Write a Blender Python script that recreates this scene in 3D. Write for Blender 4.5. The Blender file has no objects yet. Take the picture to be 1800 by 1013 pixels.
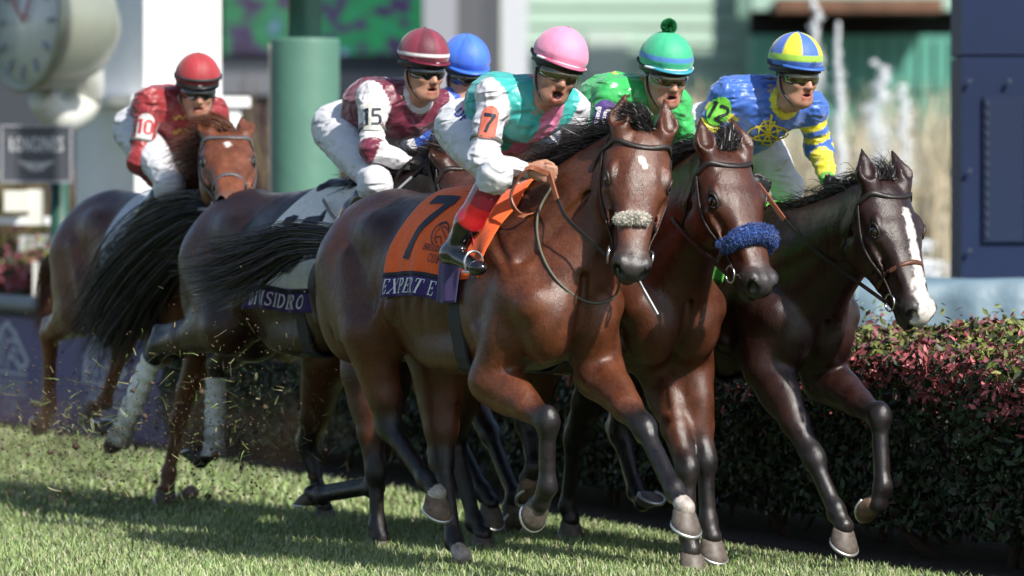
import bpy, bmesh, math, random
import numpy as np
from mathutils import Vector, Matrix
from mathutils.bvhtree import BVHTree

# ------------------------------------------------------------------ camera, sky, sun
scene = bpy.context.scene
R = math.radians
FPX = 8200.0                      # focal length in pixels of the 1800 px wide photograph
CAM = np.array([0.0, -20.0, 1.58])
PITCH = math.atan2(506.5 - 338.0, FPX)
cam_data = bpy.data.cameras.new('camera')
cam_data.sensor_width = 36.0
cam_data.lens = 36.0 * FPX / 1800.0
cam_data.clip_start = 0.5
cam_data.clip_end = 2000.0
cam_data.dof.use_dof = True
cam_data.dof.focus_distance = 19.2
cam_data.dof.aperture_fstop = 2.3
cam = bpy.data.objects.new('camera', cam_data)
scene.collection.objects.link(cam)
cam.location = CAM.tolist()
cam.rotation_euler = (R(90) - PITCH, 0, 0)
scene.camera = cam

SUN_DIR = Vector((0.52, -0.63, 0.74)).normalized()      # from the ground towards the sun
world = bpy.data.worlds.new('World')
scene.world = world
world.use_nodes = True
wn = world.node_tree
for n in list(wn.nodes): wn.nodes.remove(n)
wo = wn.nodes.new('ShaderNodeOutputWorld'); wb = wn.nodes.new('ShaderNodeBackground'); ws = wn.nodes.new('ShaderNodeTexSky')
ws.sky_type = 'NISHITA'; ws.sun_disc = False
ws.sun_elevation = math.asin(SUN_DIR.z)
ws.sun_rotation = math.atan2(SUN_DIR.x, SUN_DIR.y)
wb.inputs['Strength'].default_value = 0.11
wn.links.new(ws.outputs[0], wb.inputs[0]); wn.links.new(wb.outputs[0], wo.inputs[0])
sun_data = bpy.data.lights.new('sun', 'SUN'); sun_data.energy = 4.9; sun_data.angle = R(0.9); sun_data.color = (1.0, 0.95, 0.87)
sun = bpy.data.objects.new('sun', sun_data); scene.collection.objects.link(sun)
sun.rotation_euler = SUN_DIR.to_track_quat('Z', 'Y').to_euler()
scene.view_settings.view_transform = 'Standard'
scene.view_settings.look = 'None'
scene.view_settings.gamma = 1.0
scene.view_settings.exposure = 0.48

scene.cycles.max_bounces = 6; scene.cycles.diffuse_bounces = 3; scene.cycles.glossy_bounces = 3; scene.cycles.transparent_max_bounces = 8
scene.cycles.caustics_reflective = False; scene.cycles.caustics_refractive = False
scene.cycles.use_adaptive_sampling = True; scene.cycles.adaptive_threshold = 0.02
scene.cycles.use_denoising = True

rng = np.random.default_rng(7)
random.seed(7)
COL = scene.collection

# ------------------------------------------------------------------ pixels of the photograph -> rays
cp, sp = math.cos(PITCH), math.sin(PITCH)
def ray(px, py):
    x = (px - 900.0) / FPX; y = -(py - 506.5) / FPX
    # camera axes: right (1,0,0), forward (0,cp,-sp), up (0,sp,cp)
    return np.array([x, cp + y * sp, -sp + y * cp])
def at_depth(px, py, Y):
    d = ray(px, py); t = (Y - CAM[1]) / d[1]
    return CAM + d * t
def on_ground(px, py, z=0.0):
    d = ray(px, py); t = (z - CAM[2]) / d[2]
    return CAM + d * t
THETA = R(57)
FW = np.array([math.cos(THETA), -math.sin(THETA), 0.0])     # the way the field gallops
LF = np.array([math.sin(THETA), math.cos(THETA), 0.0])      # towards the hedge

# ------------------------------------------------------------------ objects
def tag(o, label=None, cat=None, group=None, kind=None):
    if label: o['label'] = label
    if cat: o['category'] = cat
    if group: o['group'] = group
    if kind: o['kind'] = kind
    return o
def empty(name, loc=(0, 0, 0), rz=0.0, parent=None):
    o = bpy.data.objects.new(name, None); COL.objects.link(o)
    o.location = loc; o.rotation_euler = (0, 0, rz); o.empty_display_size = 0.2
    if parent: o.parent = parent
    return o
def obj(name, V, F, mat, parent=None, smooth=True, col=None, attrs=None):
    me = bpy.data.meshes.new(name)
    V = np.asarray(V, dtype=np.float32)
    if isinstance(F, np.ndarray) and F.ndim == 2:
        n, k = F.shape
        me.vertices.add(len(V)); me.vertices.foreach_set('co', V.ravel())
        me.loops.add(n * k); me.loops.foreach_set('vertex_index', F.astype(np.int32).ravel())
        me.polygons.add(n); me.polygons.foreach_set('loop_start', np.arange(0, n * k, k, dtype=np.int32))
        me.polygons.foreach_set('loop_total', np.full(n, k, dtype=np.int32))
        me.update(calc_edges=True)
    else:
        me.from_pydata(V.tolist(), [], [list(map(int, f)) for f in F]); me.update()
    me.validate()
    if smooth: me.polygons.foreach_set('use_smooth', np.ones(len(me.polygons), dtype=bool))
    if col is not None:
        ca = me.color_attributes.new('col', 'FLOAT_COLOR', 'POINT')
        c = np.ones((len(V), 4), dtype=np.float32); c[:, :3] = col
        ca.data.foreach_set('color', c.ravel())
    for k_, a in (attrs or {}).items():
        at = me.attributes.new(k_, 'FLOAT', 'POINT'); at.data.foreach_set('value', np.asarray(a, np.float32))
    if mat is not None:
        me.materials.append(mat)
    o = bpy.data.objects.new(name, me); COL.objects.link(o)
    if parent is not None: o.parent = parent
    return o
class MB:
    """collects several shapes into one mesh (one part)"""
    def __init__(self): self.V = []; self.F = []; self.n = 0
    def add(self, V, F):
        V = np.asarray(V, float); self.V.append(V)
        for f in F: self.F.append([int(i) + self.n for i in f])
        self.n += len(V); return self
    def box(self, c, s, rot=None):
        c = np.array(c, float); s = np.array(s, float) / 2
        P = np.array([[x, y, z] for x in (-1, 1) for y in (-1, 1) for z in (-1, 1)]) * s
        if rot is not None: P = P @ np.array(rot).T
        return self.add(P + c, [(0, 1, 3, 2), (4, 6, 7, 5), (0, 4, 5, 1), (2, 3, 7, 6), (0, 2, 6, 4), (1, 5, 7, 3)])
    def tube(self, P, r, n=8, cap=True):
        V, F = tube_mesh(P, r, n, cap); return self.add(V, F)
    def lathe(self, prof, n=24, c=(0, 0, 0), rot=None):
        V, F = lathe_mesh(prof, n)
        if rot is not None: V = V @ np.array(rot).T
        return self.add(V + np.array(c), F)
    def build(self, name, mat, parent=None, smooth=True, col=None):
        return obj(name, np.concatenate(self.V), self.F, mat, parent, smooth, col)
def norm(v):
    v = np.asarray(v, float); l = np.linalg.norm(v); return v / (l if l > 1e-9 else 1)
def frames(P):
    P = np.asarray(P, float); T = np.gradient(P, axis=0); T /= np.linalg.norm(T, axis=1)[:, None] + 1e-12
    up = np.array([0, 0, 1.0]) if abs(T[0][2]) < 0.9 else np.array([0, 1.0, 0])
    N = []; n = norm(np.cross(np.cross(T[0], up), T[0]))
    for t in T:
        n = norm(n - t * np.dot(n, t)); N.append(n)
    N = np.array(N); B = np.cross(T, N)
    return P, T, N, B
def tube_mesh(P, r, n=8, cap=True):
    P, T, N, B = frames(P); m = len(P); r = np.broadcast_to(np.asarray(r, float), (m,))
    a = np.linspace(0, 2 * math.pi, n, endpoint=False)
    V = (P[:, None] + r[:, None, None] * (np.cos(a)[None, :, None] * N[:, None] + np.sin(a)[None, :, None] * B[:, None])).reshape(-1, 3)
    F = [(i * n + j, i * n + (j + 1) % n, (i + 1) * n + (j + 1) % n, (i + 1) * n + j) for i in range(m - 1) for j in range(n)]
    if cap: F += [tuple(range(n))[::-1], tuple(range((m - 1) * n, m * n))]
    return V, F
def lathe_mesh(prof, n=24):
    prof = np.asarray(prof, float); m = len(prof); a = np.linspace(0, 2 * math.pi, n, endpoint=False)
    V = np.stack([prof[:, 0:1] * np.cos(a), prof[:, 0:1] * np.sin(a), np.repeat(prof[:, 1:2], n, 1)], -1).reshape(-1, 3)
    F = [(i * n + j, i * n + (j + 1) % n, (i + 1) * n + (j + 1) % n, (i + 1) * n + j) for i in range(m - 1) for j in range(n)]
    F += [tuple(range(n))[::-1], tuple(range((m - 1) * n, m * n))]
    return V, F
def smooth_path(P, n=24):
    """Catmull-Rom through the points"""
    P = np.asarray(P, float)
    if len(P) == 2: return P[0] + (P[1] - P[0]) * np.linspace(0, 1, n)[:, None]
    Q = np.vstack([2 * P[0] - P[1], P, 2 * P[-1] - P[-2]]); m = len(P) - 1
    out = []
    for u in np.linspace(0, m - 1e-6, n):
        i = int(u); t = u - i; p0, p1, p2, p3 = Q[i:i + 4]
        out.append(0.5 * (2 * p1 + (p2 - p0) * t + (2 * p0 - 5 * p1 + 4 * p2 - p3) * t * t + (3 * p1 - p0 - 3 * p2 + p3) * t ** 3))
    return np.array(out)
def ribbon(P, Nrm, w, th):
    """flat strap: centre line, outward normals, width, thickness"""
    P = np.asarray(P, float); T = np.gradient(P, axis=0); T /= np.linalg.norm(T, axis=1)[:, None] + 1e-12
    N = np.asarray(Nrm, float); N = N - T * (N * T).sum(1)[:, None]; N /= np.linalg.norm(N, axis=1)[:, None] + 1e-12
    S = np.cross(T, N); m = len(P); w = np.broadcast_to(np.asarray(w, float), (m,))[:, None] / 2
    V = np.stack([P - S * w, P + S * w, P + S * w * .9 + N * th, P - S * w * .9 + N * th], 1).reshape(-1, 3)
    F = [(i * 4 + j, i * 4 + (j + 1) % 4, i * 4 + 4 + (j + 1) % 4, i * 4 + 4 + j) for i in range(m - 1) for j in range(4)]
    F += [(3, 2, 1, 0), tuple((m - 1) * 4 + j for j in range(4))]
    return V, F

# ------------------------------------------------------------------ value noise
_perm = rng.random((64, 64, 64)).astype(np.float32)
def vnoise(P):
    P = np.asarray(P, float); i = np.floor(P).astype(int); f = P - i; f = f * f * (3 - 2 * f); i &= 63; j = (i + 1) & 63
    def g(a, b, c): return _perm[a, b, c]
    x0, y0, z0 = i.T; x1, y1, z1 = j.T; fx, fy, fz = f.T
    return ((g(x0, y0, z0) * (1 - fx) + g(x1, y0, z0) * fx) * (1 - fy) + (g(x0, y1, z0) * (1 - fx) + g(x1, y1, z0) * fx) * fy) * (1 - fz) + \
           ((g(x0, y0, z1) * (1 - fx) + g(x1, y0, z1) * fx) * (1 - fy) + (g(x0, y1, z1) * (1 - fx) + g(x1, y1, z1) * fx) * fy) * fz - 0.5
def fbm(P, o=3):
    s = 0; a = 1.0
    for k in range(o): s = s + a * vnoise(np.asarray(P) * 2 ** k + 17.3 * k); a *= 0.5
    return s

# ------------------------------------------------------------------ implicit bodies (smooth unions meshed with surface nets)
class SDF:
    def __init__(self, lo, hi, h):
        self.lo = np.array(lo, float); self.h = h
        self.n = np.ceil((np.array(hi) - self.lo) / h).astype(int) + 1
        self.d = np.full(self.n, 9.0, np.float32)
    def _sub(self, lo, hi):
        i0 = np.clip(np.floor((lo - self.lo) / self.h).astype(int), 0, self.n - 1); i1 = np.clip(np.ceil((hi - self.lo) / self.h).astype(int) + 1, 1, self.n)
        if (i1 <= i0).any(): return None
        ax = [(self.lo[k] + self.h * np.arange(i0[k], i1[k])).astype(np.float32) for k in range(3)]
        return tuple(slice(a, b) for a, b in zip(i0, i1)), ax[0][:, None, None], ax[1][None, :, None], ax[2][None, None, :]
    def _mix(self, sl, v, k, sub):
        a = self.d[sl]
        if sub:
            v = -v; hh = np.maximum(k - np.abs(a - v), 0) / k
            self.d[sl] = np.maximum(a, v) + hh * hh * k * 0.25
        else:
            hh = np.maximum(k - np.abs(a - v), 0) / k
            self.d[sl] = np.minimum(a, v) - hh * hh * k * 0.25
    def cone(self, p0, p1, r0, r1, k=0.05, sub=False):
        p0 = np.array(p0, float); p1 = np.array(p1, float); m = max(r0, r1) + k + 3 * self.h
        s = self._sub(np.minimum(p0, p1) - m, np.maximum(p0, p1) + m)
        if s is None: return self
        sl, x, y, z = s; ba = p1 - p0; L2 = float(ba @ ba) + 1e-12
        t = ((x - p0[0]) * ba[0] + (y - p0[1]) * ba[1] + (z - p0[2]) * ba[2]) / L2
        t = np.clip(t, 0, 1)
        d = np.sqrt((x - p0[0] - t * ba[0]) ** 2 + (y - p0[1] - t * ba[1]) ** 2 + (z - p0[2] - t * ba[2]) ** 2) - (r0 + (r1 - r0) * t)
        self._mix(sl, d.astype(np.float32), k, sub); return self
    def ball(self, c, r, k=0.05, rot=None, sub=False):
        """ellipsoid; rot: 3x3 with the local axes as columns"""
        c = np.array(c, float); r = np.broadcast_to(np.array(r, float), (3,)).copy()
        rot = np.eye(3) if rot is None else np.array(rot, float)
        ext = np.sqrt(((rot * r) ** 2).sum(1)) + k + 3 * self.h
        s = self._sub(c - ext, c + ext)
        if s is None: return self
        sl, x, y, z = s; x = x - c[0]; y = y - c[1]; z = z - c[2]
        q = [x * rot[0, i] + y * rot[1, i] + z * rot[2, i] for i in range(3)]
        k0 = np.sqrt(sum((q[i] / r[i]) ** 2 for i in range(3))); k1 = np.sqrt(sum((q[i] / r[i] ** 2) ** 2 for i in range(3)))
        d = k0 * (k0 - 1) / (k1 + 1e-9)
        self._mix(sl, d.astype(np.float32), k, sub); return self
    def mesh(self):
        d = self.d; s = d < 0; h = self.h
        c = [s[a:a - 1 or None, b:b - 1 or None, e:e - 1 or None] for a in (0, 1) for b in (0, 1) for e in (0, 1)]
        cnt = np.zeros(c[0].shape, np.int8)
        for q in c: cnt += q
        mask = (cnt > 0) & (cnt < 8)
        ijk = np.argwhere(mask); idx = np.full(mask.shape, -1, np.int32); idx[mask] = np.arange(len(ijk))
        off = np.array([[a, b, e] for a in (0, 1) for b in (0, 1) for e in (0, 1)])
        val = np.stack([d[ijk[:, 0] + o[0], ijk[:, 1] + o[1], ijk[:, 2] + o[2]] for o in off], 1)
        val = np.clip(val, -2 * h, 2 * h)
        acc = np.zeros((len(ijk), 3)); num = np.zeros(len(ijk))
        for a in range(8):
            for b in range(a + 1, 8):
                if np.abs(off[a] - off[b]).sum() != 1: continue
                va, vb = val[:, a], val[:, b]; m = (va < 0) != (vb < 0)
                t = np.where(m, va / np.where(m, va - vb, 1), 0)
                acc += np.where(m[:, None], off[a] + t[:, None] * (off[b] - off[a]), 0); num += m
        V = self.lo + h * (ijk + acc / num[:, None])
        F = []
        for ax in range(3):
            u, v = [(1, 2), (2, 0), (0, 1)][ax]
            sa = [slice(None)] * 3; sb = [slice(None)] * 3
            sa[ax] = slice(0, -1); sb[ax] = slice(1, None)
            for q in (u, v): sa[q] = slice(1, -1); sb[q] = slice(1, -1)
            A, B = s[tuple(sa)], s[tuple(sb)]
            e = np.argwhere(A != B); fl = A[A != B]
            e[:, u] += 1; e[:, v] += 1
            def cell(du, dv):
                w = e.copy(); w[:, u] += du; w[:, v] += dv
                return idx[w[:, 0], w[:, 1], w[:, 2]]
            q = np.stack([cell(-1, -1), cell(0, -1), cell(0, 0), cell(-1, 0)], 1)
            q[~fl] = q[~fl][:, ::-1]
            F.append(q)
        F = np.concatenate(F); F = F[(F >= 0).all(1)]
        return V, F
def vnormals(V, F):
    N = np.zeros_like(V); n = np.cross(V[F[:, 2]] - V[F[:, 0]], V[F[:, 3]] - V[F[:, 1]])
    for k in range(4): np.add.at(N, F[:, k], n)
    return N / (np.linalg.norm(N, axis=1)[:, None] + 1e-12)
def seg(V, p0, p1):
    """distance to a bone and the place along it"""
    p0 = np.array(p0, float); ba = np.array(p1, float) - p0
    t = np.clip(((V - p0) @ ba) / (ba @ ba + 1e-12), 0, 1)
    return np.linalg.norm(V - p0 - t[:, None] * ba, axis=1), t
def sstep(a, b, x):
    t = np.clip((x - a) / (b - a), 0, 1); return t * t * (3 - 2 * t)

# ------------------------------------------------------------------ materials
MATS = {}
def mat(name, color=(.5, .5, .5), rough=.5, metal=0.0, spec=.5, coat=0.0, coat_rough=.1, sheen=0.0, attr=False,
        noise=0.0, nscale=20.0, bump=0.0, bscale=60.0, emit=None, trans=0.0, sss=0.0, sat_noise=None, bump_dist=0.01, vec='Object', rough_noise=0.0, folds=0.0):
    if name in MATS: return MATS[name]
    m = bpy.data.materials.new(name); m.use_nodes = True; MATS[name] = m
    nt = m.node_tree; b = nt.nodes['Principled BSDF']; L = nt.links
    b.inputs['Base Color'].default_value = (*color, 1); b.inputs['Roughness'].default_value = rough
    b.inputs['Metallic'].default_value = metal; b.inputs['Specular IOR Level'].default_value = spec
    b.inputs['Coat Weight'].default_value = coat; b.inputs['Coat Roughness'].default_value = coat_rough
    b.inputs['Sheen Weight'].default_value = sheen; b.inputs['Transmission Weight'].default_value = trans
    if sss: b.inputs['Subsurface Weight'].default_value = sss; b.inputs['Subsurface Radius'].default_value = (.6, .25, .12); b.inputs['Subsurface Scale'].default_value = .012
    tc = nt.nodes.new('ShaderNodeTexCoord'); src = None
    if attr:
        at = nt.nodes.new('ShaderNodeVertexColor'); at.layer_name = 'col'; src = at.outputs['Color']
    if noise or rough_noise:
        nz = nt.nodes.new('ShaderNodeTexNoise'); nz.inputs['Scale'].default_value = nscale; nz.inputs['Detail'].default_value = 5
        L.new(tc.outputs[vec], nz.inputs['Vector'])
    if noise:
        mr = nt.nodes.new('ShaderNodeMapRange'); mr.inputs['From Min'].default_value = .3; mr.inputs['From Max'].default_value = .7
        mr.inputs['To Min'].default_value = 1 - noise; mr.inputs['To Max'].default_value = 1 + noise
        L.new(nz.outputs['Fac'], mr.inputs['Value'])
        vm = nt.nodes.new('ShaderNodeVectorMath'); vm.operation = 'SCALE'
        if src is not None: L.new(src, vm.inputs[0])
        else: vm.inputs[0].default_value = color
        L.new(mr.outputs[0], vm.inputs['Scale']); src = vm.outputs[0]
    if rough_noise:
        mr = nt.nodes.new('ShaderNodeMapRange'); mr.inputs['From Min'].default_value = .3; mr.inputs['From Max'].default_value = .7
        mr.inputs['To Min'].default_value = max(0.02, rough - rough_noise); mr.inputs['To Max'].default_value = rough + rough_noise
        L.new(nz.outputs['Fac'], mr.inputs['Value']); L.new(mr.outputs[0], b.inputs['Roughness'])
    if src is not None: L.new(src, b.inputs['Base Color'])
    if bump:
        nz = nt.nodes.new('ShaderNodeTexNoise'); nz.inputs['Scale'].default_value = bscale; nz.inputs['Detail'].default_value = 4
        L.new(tc.outputs[vec], nz.inputs['Vector'])
        bp = nt.nodes.new('ShaderNodeBump'); bp.inputs['Strength'].default_value = bump; bp.inputs['Distance'].default_value = bump_dist
        L.new(nz.outputs['Fac'], bp.inputs['Height']); L.new(bp.outputs[0], b.inputs['Normal'])
    if folds:
        mp = nt.nodes.new('ShaderNodeMapping'); mp.inputs['Scale'].default_value = (8.0, 10.0, 20.0); mp.inputs['Rotation'].default_value = (.5, .35, .2); L.new(tc.outputs[vec], mp.inputs[0])
        rg = nt.nodes.new('ShaderNodeTexNoise'); rg.noise_type = 'RIDGED_MULTIFRACTAL'; rg.inputs['Scale'].default_value = 1.0; rg.inputs['Detail'].default_value = 2.0; rg.inputs['Distortion'].default_value = .7; L.new(mp.outputs[0], rg.inputs['Vector'])
        b2 = nt.nodes.new('ShaderNodeBump'); b2.inputs['Strength'].default_value = folds; b2.inputs['Distance'].default_value = .035; L.new(rg.outputs['Fac'], b2.inputs['Height'])
        if b.inputs['Normal'].links: L.new(b.inputs['Normal'].links[0].from_socket, b2.inputs['Normal'])
        L.new(b2.outputs[0], b.inputs['Normal'])
    if emit:
        b.inputs['Emission Color'].default_value = (*emit[0], 1); b.inputs['Emission Strength'].default_value = emit[1]
    return m
# ------------------------------------------------------------------ lettering as strokes (flat print laid on a surface)
def _arc(cx, cy, rx, ry, a0, a1, n=10): return [(cx + rx * math.cos(R(a)), cy + ry * math.sin(R(a))) for a in np.linspace(a0, a1, n)]
T_, t_ = .15, .055       # thick and thin strokes of the serif letters
SERIF = {   # list of (points, width or (w0, w1)); box 0..w x 0..1, first entry is the width
 'E': (.66, [([(.16, 0), (.16, 1)], T_), ([(.02, .02), (.62, .02)], t_), ([(.02, .98), (.60, .98)], t_), ([(.16, .5), (.46, .5)], t_), ([(.61, 0), (.61, .26)], .06), ([(.58, .78), (.58, 1)], .06), ([(.46, .38), (.46, .62)], .05)]),
 'X': (.78, [([(.10, 1), (.66, 0)], T_), ([(.66, 1), (.10, 0)], t_), ([(0, .98), (.26, .98)], t_), ([(.54, .98), (.78, .98)], t_), ([(0, .02), (.24, .02)], t_), ([(.5, .02), (.78, .02)], t_)]),
 'P': (.66, [([(.16, 0), (.16, 1)], T_), ([(.02, .02), (.34, .02)], t_), ([(.02, .97), (.36, .97)], t_), (_arc(.34, .73, .22, .24, 90, -90), .11), ([(.16, .49), (.36, .49)], t_)]),
 'R': (.74, [([(.16, 0), (.16, 1)], T_), ([(.02, .02), (.32, .02)], t_), ([(.02, .97), (.36, .97)], t_), (_arc(.34, .74, .21, .23, 90, -90), .11), ([(.16, .51), (.36, .51)], t_), ([(.36, .5), (.64, .02)], .13), ([(.58, .02), (.76, .02)], t_)]),
 'T': (.68, [([(.34, 0), (.34, 1)], T_), ([(.03, .97), (.65, .97)], t_), ([(.2, .02), (.48, .02)], t_), ([(.04, .76), (.04, 1)], .055), ([(.64, .76), (.64, 1)], .055)]),
 'Y': (.76, [([(.12, 1), (.39, .46)], .14), ([(.64, 1), (.41, .46)], t_), ([(.39, 0), (.39, .5)], T_), ([(0, .98), (.26, .98)], t_), ([(.52, .98), (.76, .98)], t_), ([(.24, .02), (.54, .02)], t_)]),
 'D': (.78, [([(.16, 0), (.16, 1)], T_), ([(.02, .03), (.36, .03)], t_), ([(.02, .97), (.36, .97)], t_), (_arc(.34, .5, .34, .46, 90, -90, 14), .13)]),
 'I': (.34, [([(.17, 0), (.17, 1)], T_), ([(.02, .02), (.32, .02)], t_), ([(.02, .98), (.32, .98)], t_)]),
 'V': (.76, [([(.12, 1), (.39, .02)], .14), ([(.64, 1), (.39, .02)], t_), ([(0, .98), (.27, .98)], t_), ([(.52, .98), (.76, .98)], t_)]),
 'S': (.58, [(_arc(.29, .74, .20, .22, 30, 180, 8) + [(.16, .6), (.42, .42)] + _arc(.29, .25, .21, .22, 20, -150, 10), .10), ([(.5, .74), (.5, 1)], .05), ([(.07, 0), (.07, .26)], .05)]),
 'O': (.80, [(_arc(.40, .5, .31, .46, 0, 360, 22), .115)]),
 'C': (.72, [(_arc(.40, .5, .31, .46, 45, 315, 18), .11), ([(.63, .7), (.63, 1)], .05)]),
 'U': (.76, [([(.16, 1), (.16, .3)] + _arc(.38, .28, .22, .25, 180, 360, 9) + [(.60, .3), (.60, 1)], .10), ([(.02, .98), (.30, .98)], t_), ([(.48, .98), (.74, .98)], t_)]),
 'B': (.66, [([(.16, 0), (.16, 1)], T_), ([(.02, .02), (.36, .02)], t_), ([(.02, .98), (.34, .98)], t_), (_arc(.32, .76, .2, .21, 90, -90), .1), (_arc(.34, .27, .24, .25, 90, -90), .11), ([(.16, .53), (.34, .53)], t_)]),
 'L': (.62, [([(.16, 0), (.16, 1)], T_), ([(.02, .02), (.58, .02)], t_), ([(.02, .98), (.32, .98)], t_), ([(.57, 0), (.57, .28)], .06)]),
 'N': (.80, [([(.14, 0), (.14, 1)], t_), ([(.14, 1), (.66, 0)], .15), ([(.66, 0), (.66, 1)], t_), ([(0, .98), (.2, .98)], t_), ([(.54, .98), (.8, .98)], t_), ([(.02, .02), (.28, .02)], t_)]),
 'G': (.78, [(_arc(.40, .5, .31, .46, 45, 330, 18), .11), ([(.66, .04), (.66, .42)], .11), ([(.5, .42), (.78, .42)], t_), ([(.62, .72), (.62, 1)], .05)]),
 ' ': (.35, []),
}
BLOCK = {
 '7': (.62, [([(.02, .84), (.02, 1)], .03), ([(.0, .92), (.60, .92)], .16), ([(.53, .96), (.44, .72), (.28, .42), (.20, .0)], .15)]),
 '0': (.62, [([(.08, .2), (.08, .8), (.2, .93), (.42, .93), (.54, .8), (.54, .2), (.42, .07), (.2, .07), (.08, .2)], .15)]),
 '1': (.36, [([(.2, 0), (.2, 1)], .17), ([(.02, .86), (.2, .94)], .13)]),
 '5': (.62, [([(.58, .93), (.10, .93), (.10, .55), (.42, .58), (.54, .45), (.54, .2), (.42, .07), (.04, .07)], .15)]),
 '2': (.62, [([(.05, .78), (.1, .92), (.45, .93), (.54, .8), (.53, .62), (.08, .08), (.6, .08)], .15)]),
 'D': (.66, [([(.1, .07), (.1, .93), (.38, .93), (.56, .75), (.56, .25), (.38, .07), (.1, .07)], .15)]),
 'E': (.58, [([(.56, .93), (.09, .93), (.09, .07), (.56, .07)], .15), ([(.09, .5), (.46, .5)], .14)]),
 'T': (.58, [([(.02, .93), (.56, .93)], .15), ([(.29, .93), (.29, 0)], .16)]),
}
def strip2d(pts, w, step=.08):
    """polyline -> subdivided quad strip in the plane"""
    P = np.array(pts, float); out = [P[0]]
    for a, b in zip(P[:-1], P[1:]):
        n = max(1, int(math.ceil(np.linalg.norm(b - a) / step)))
        for k in range(1, n + 1): out.append(a + (b - a) * k / n)
    P = np.array(out); T = np.gradient(P, axis=0) if len(P) > 1 else np.array([[1, 0]]); T /= np.linalg.norm(T, axis=1)[:, None] + 1e-9
    if np.linalg.norm(P[0] - P[-1]) < 1e-6: t = norm(T[0] + T[-1]); T[0] = T[-1] = t
    N = np.stack([-T[:, 1], T[:, 0]], 1); w = np.broadcast_to(np.asarray(w, float), (len(P),))[:, None] / 2
    V = np.stack([P - N * w, P + N * w], 1).reshape(-1, 2)
    return V, [(2 * i, 2 * i + 2, 2 * i + 3, 2 * i + 1) for i in range(len(P) - 1)]
def text2d(txt, font, size=1.0, gap=.1, bold=1.0, slant=0.0, sx=1.0):
    """all the strokes of a line of text; returns V (n,2), F and the width"""
    Vs, Fs, n, x = [], [], 0, 0.0
    for ch in txt:
        w, st = font[ch]
        for pts, wd in st:
            V, F = strip2d(pts, np.array(wd) * bold); V = V + np.array([x, 0]); V[:, 0] += slant * V[:, 1]
            Vs.append(V); Fs += [tuple(i + n for i in f) for f in F]; n += len(V)
        x += w + gap
    V = np.concatenate(Vs) * size; V[:, 0] *= sx
    return V, Fs, (x - gap) * size * sx
# ------------------------------------------------------------------ racehorses
def rot_from(h, n):
    """columns: along h, sideways, along n"""
    h = norm(h); n = norm(np.array(n) - h * np.dot(n, h)); s = np.cross(n, h)
    return np.stack([h, s, n], 1)
class Frame:
    """local frame of one horse: x = gallop direction, y = its left, z = up; origin on the ground under the withers"""
    def __init__(self, f, c, rz=0.0):
        self.o = FW * f + LF * c; self.rz = -THETA + rz
        a = self.rz; self.x = np.array([math.cos(a), math.sin(a), 0]); self.y = np.array([-math.sin(a), math.cos(a), 0]); self.z = np.array([0, 0, 1.0])
        self.M = np.stack([self.x, self.y, self.z], 1)
    def loc(self, P): return (np.asarray(P, float) - self.o) @ self.M
    def wld(self, P): return np.asarray(P, float) @ self.M.T + self.o
    def b(self, px, py, b):
        """point of the ray that lies in the fore-and-aft plane y = b"""
        d = ray(px, py) @ self.M; c = self.loc(CAM); t = (b - c[1]) / d[1]; return c + d * t
    def a(self, px, py, a):
        """point of the ray that lies in the cross plane x = a"""
        d = ray(px, py) @ self.M; c = self.loc(CAM); t = (a - c[0]) / d[0]; return c + d * t
    def px(self, P):
        w = self.wld(P) - CAM; yy = w[1] * cp - w[2] * sp; return 900 + FPX * w[0] / yy, 506.5 - FPX * (w[1] * sp + w[2] * cp) / yy

def hoof_mesh(C, down, toe, s=1.0):
    """C: centre of the coronet; down: from coronet to sole; toe: forward"""
    down = norm(down); toe = norm(np.array(toe) - down * np.dot(toe, down)); sd = np.cross(down, toe)
    V = []; n = 20
    rows = [(-.014, .038, .040, -.006), (.0, .046, .048, 0), (.010, .050, .053, .006), (.040, .058, .062, .022), (.060, .063, .067, .032), (.065, .061, .065, .033)]
    for dz, rw, rl, sh in rows:
        for j in range(n):
            a = 2 * math.pi * j / n; ca, sa = math.cos(a), math.sin(a)
            x = ca * rl if ca > 0 else ca * rl * .82
            V.append(np.array(C) + s * (down * dz * (.80 + .20 * ca) + toe * (x + sh) + sd * sa * rw))
    F = [(i * n + j, i * n + (j + 1) % n, (i + 1) * n + (j + 1) % n, (i + 1) * n + j) for i in range(len(rows) - 1) for j in range(n)]
    F += [tuple(range((len(rows) - 1) * n, len(rows) * n)), tuple(range(n))[::-1]]
    S = MB(); P = []
    for j in range(-8, 9):
        a = j / 8 * 2.35; ca, sa = math.cos(a), math.sin(a); x = ca * .064 if ca > 0 else ca * .055
        P.append(np.array(C) + s * (down * .068 * (.80 + .20 * ca) + toe * (x + .033) + sd * sa * .059))
    S.tube(smooth_path(P, 30), .0075 * s, 6)
    return V, F, S

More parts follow.
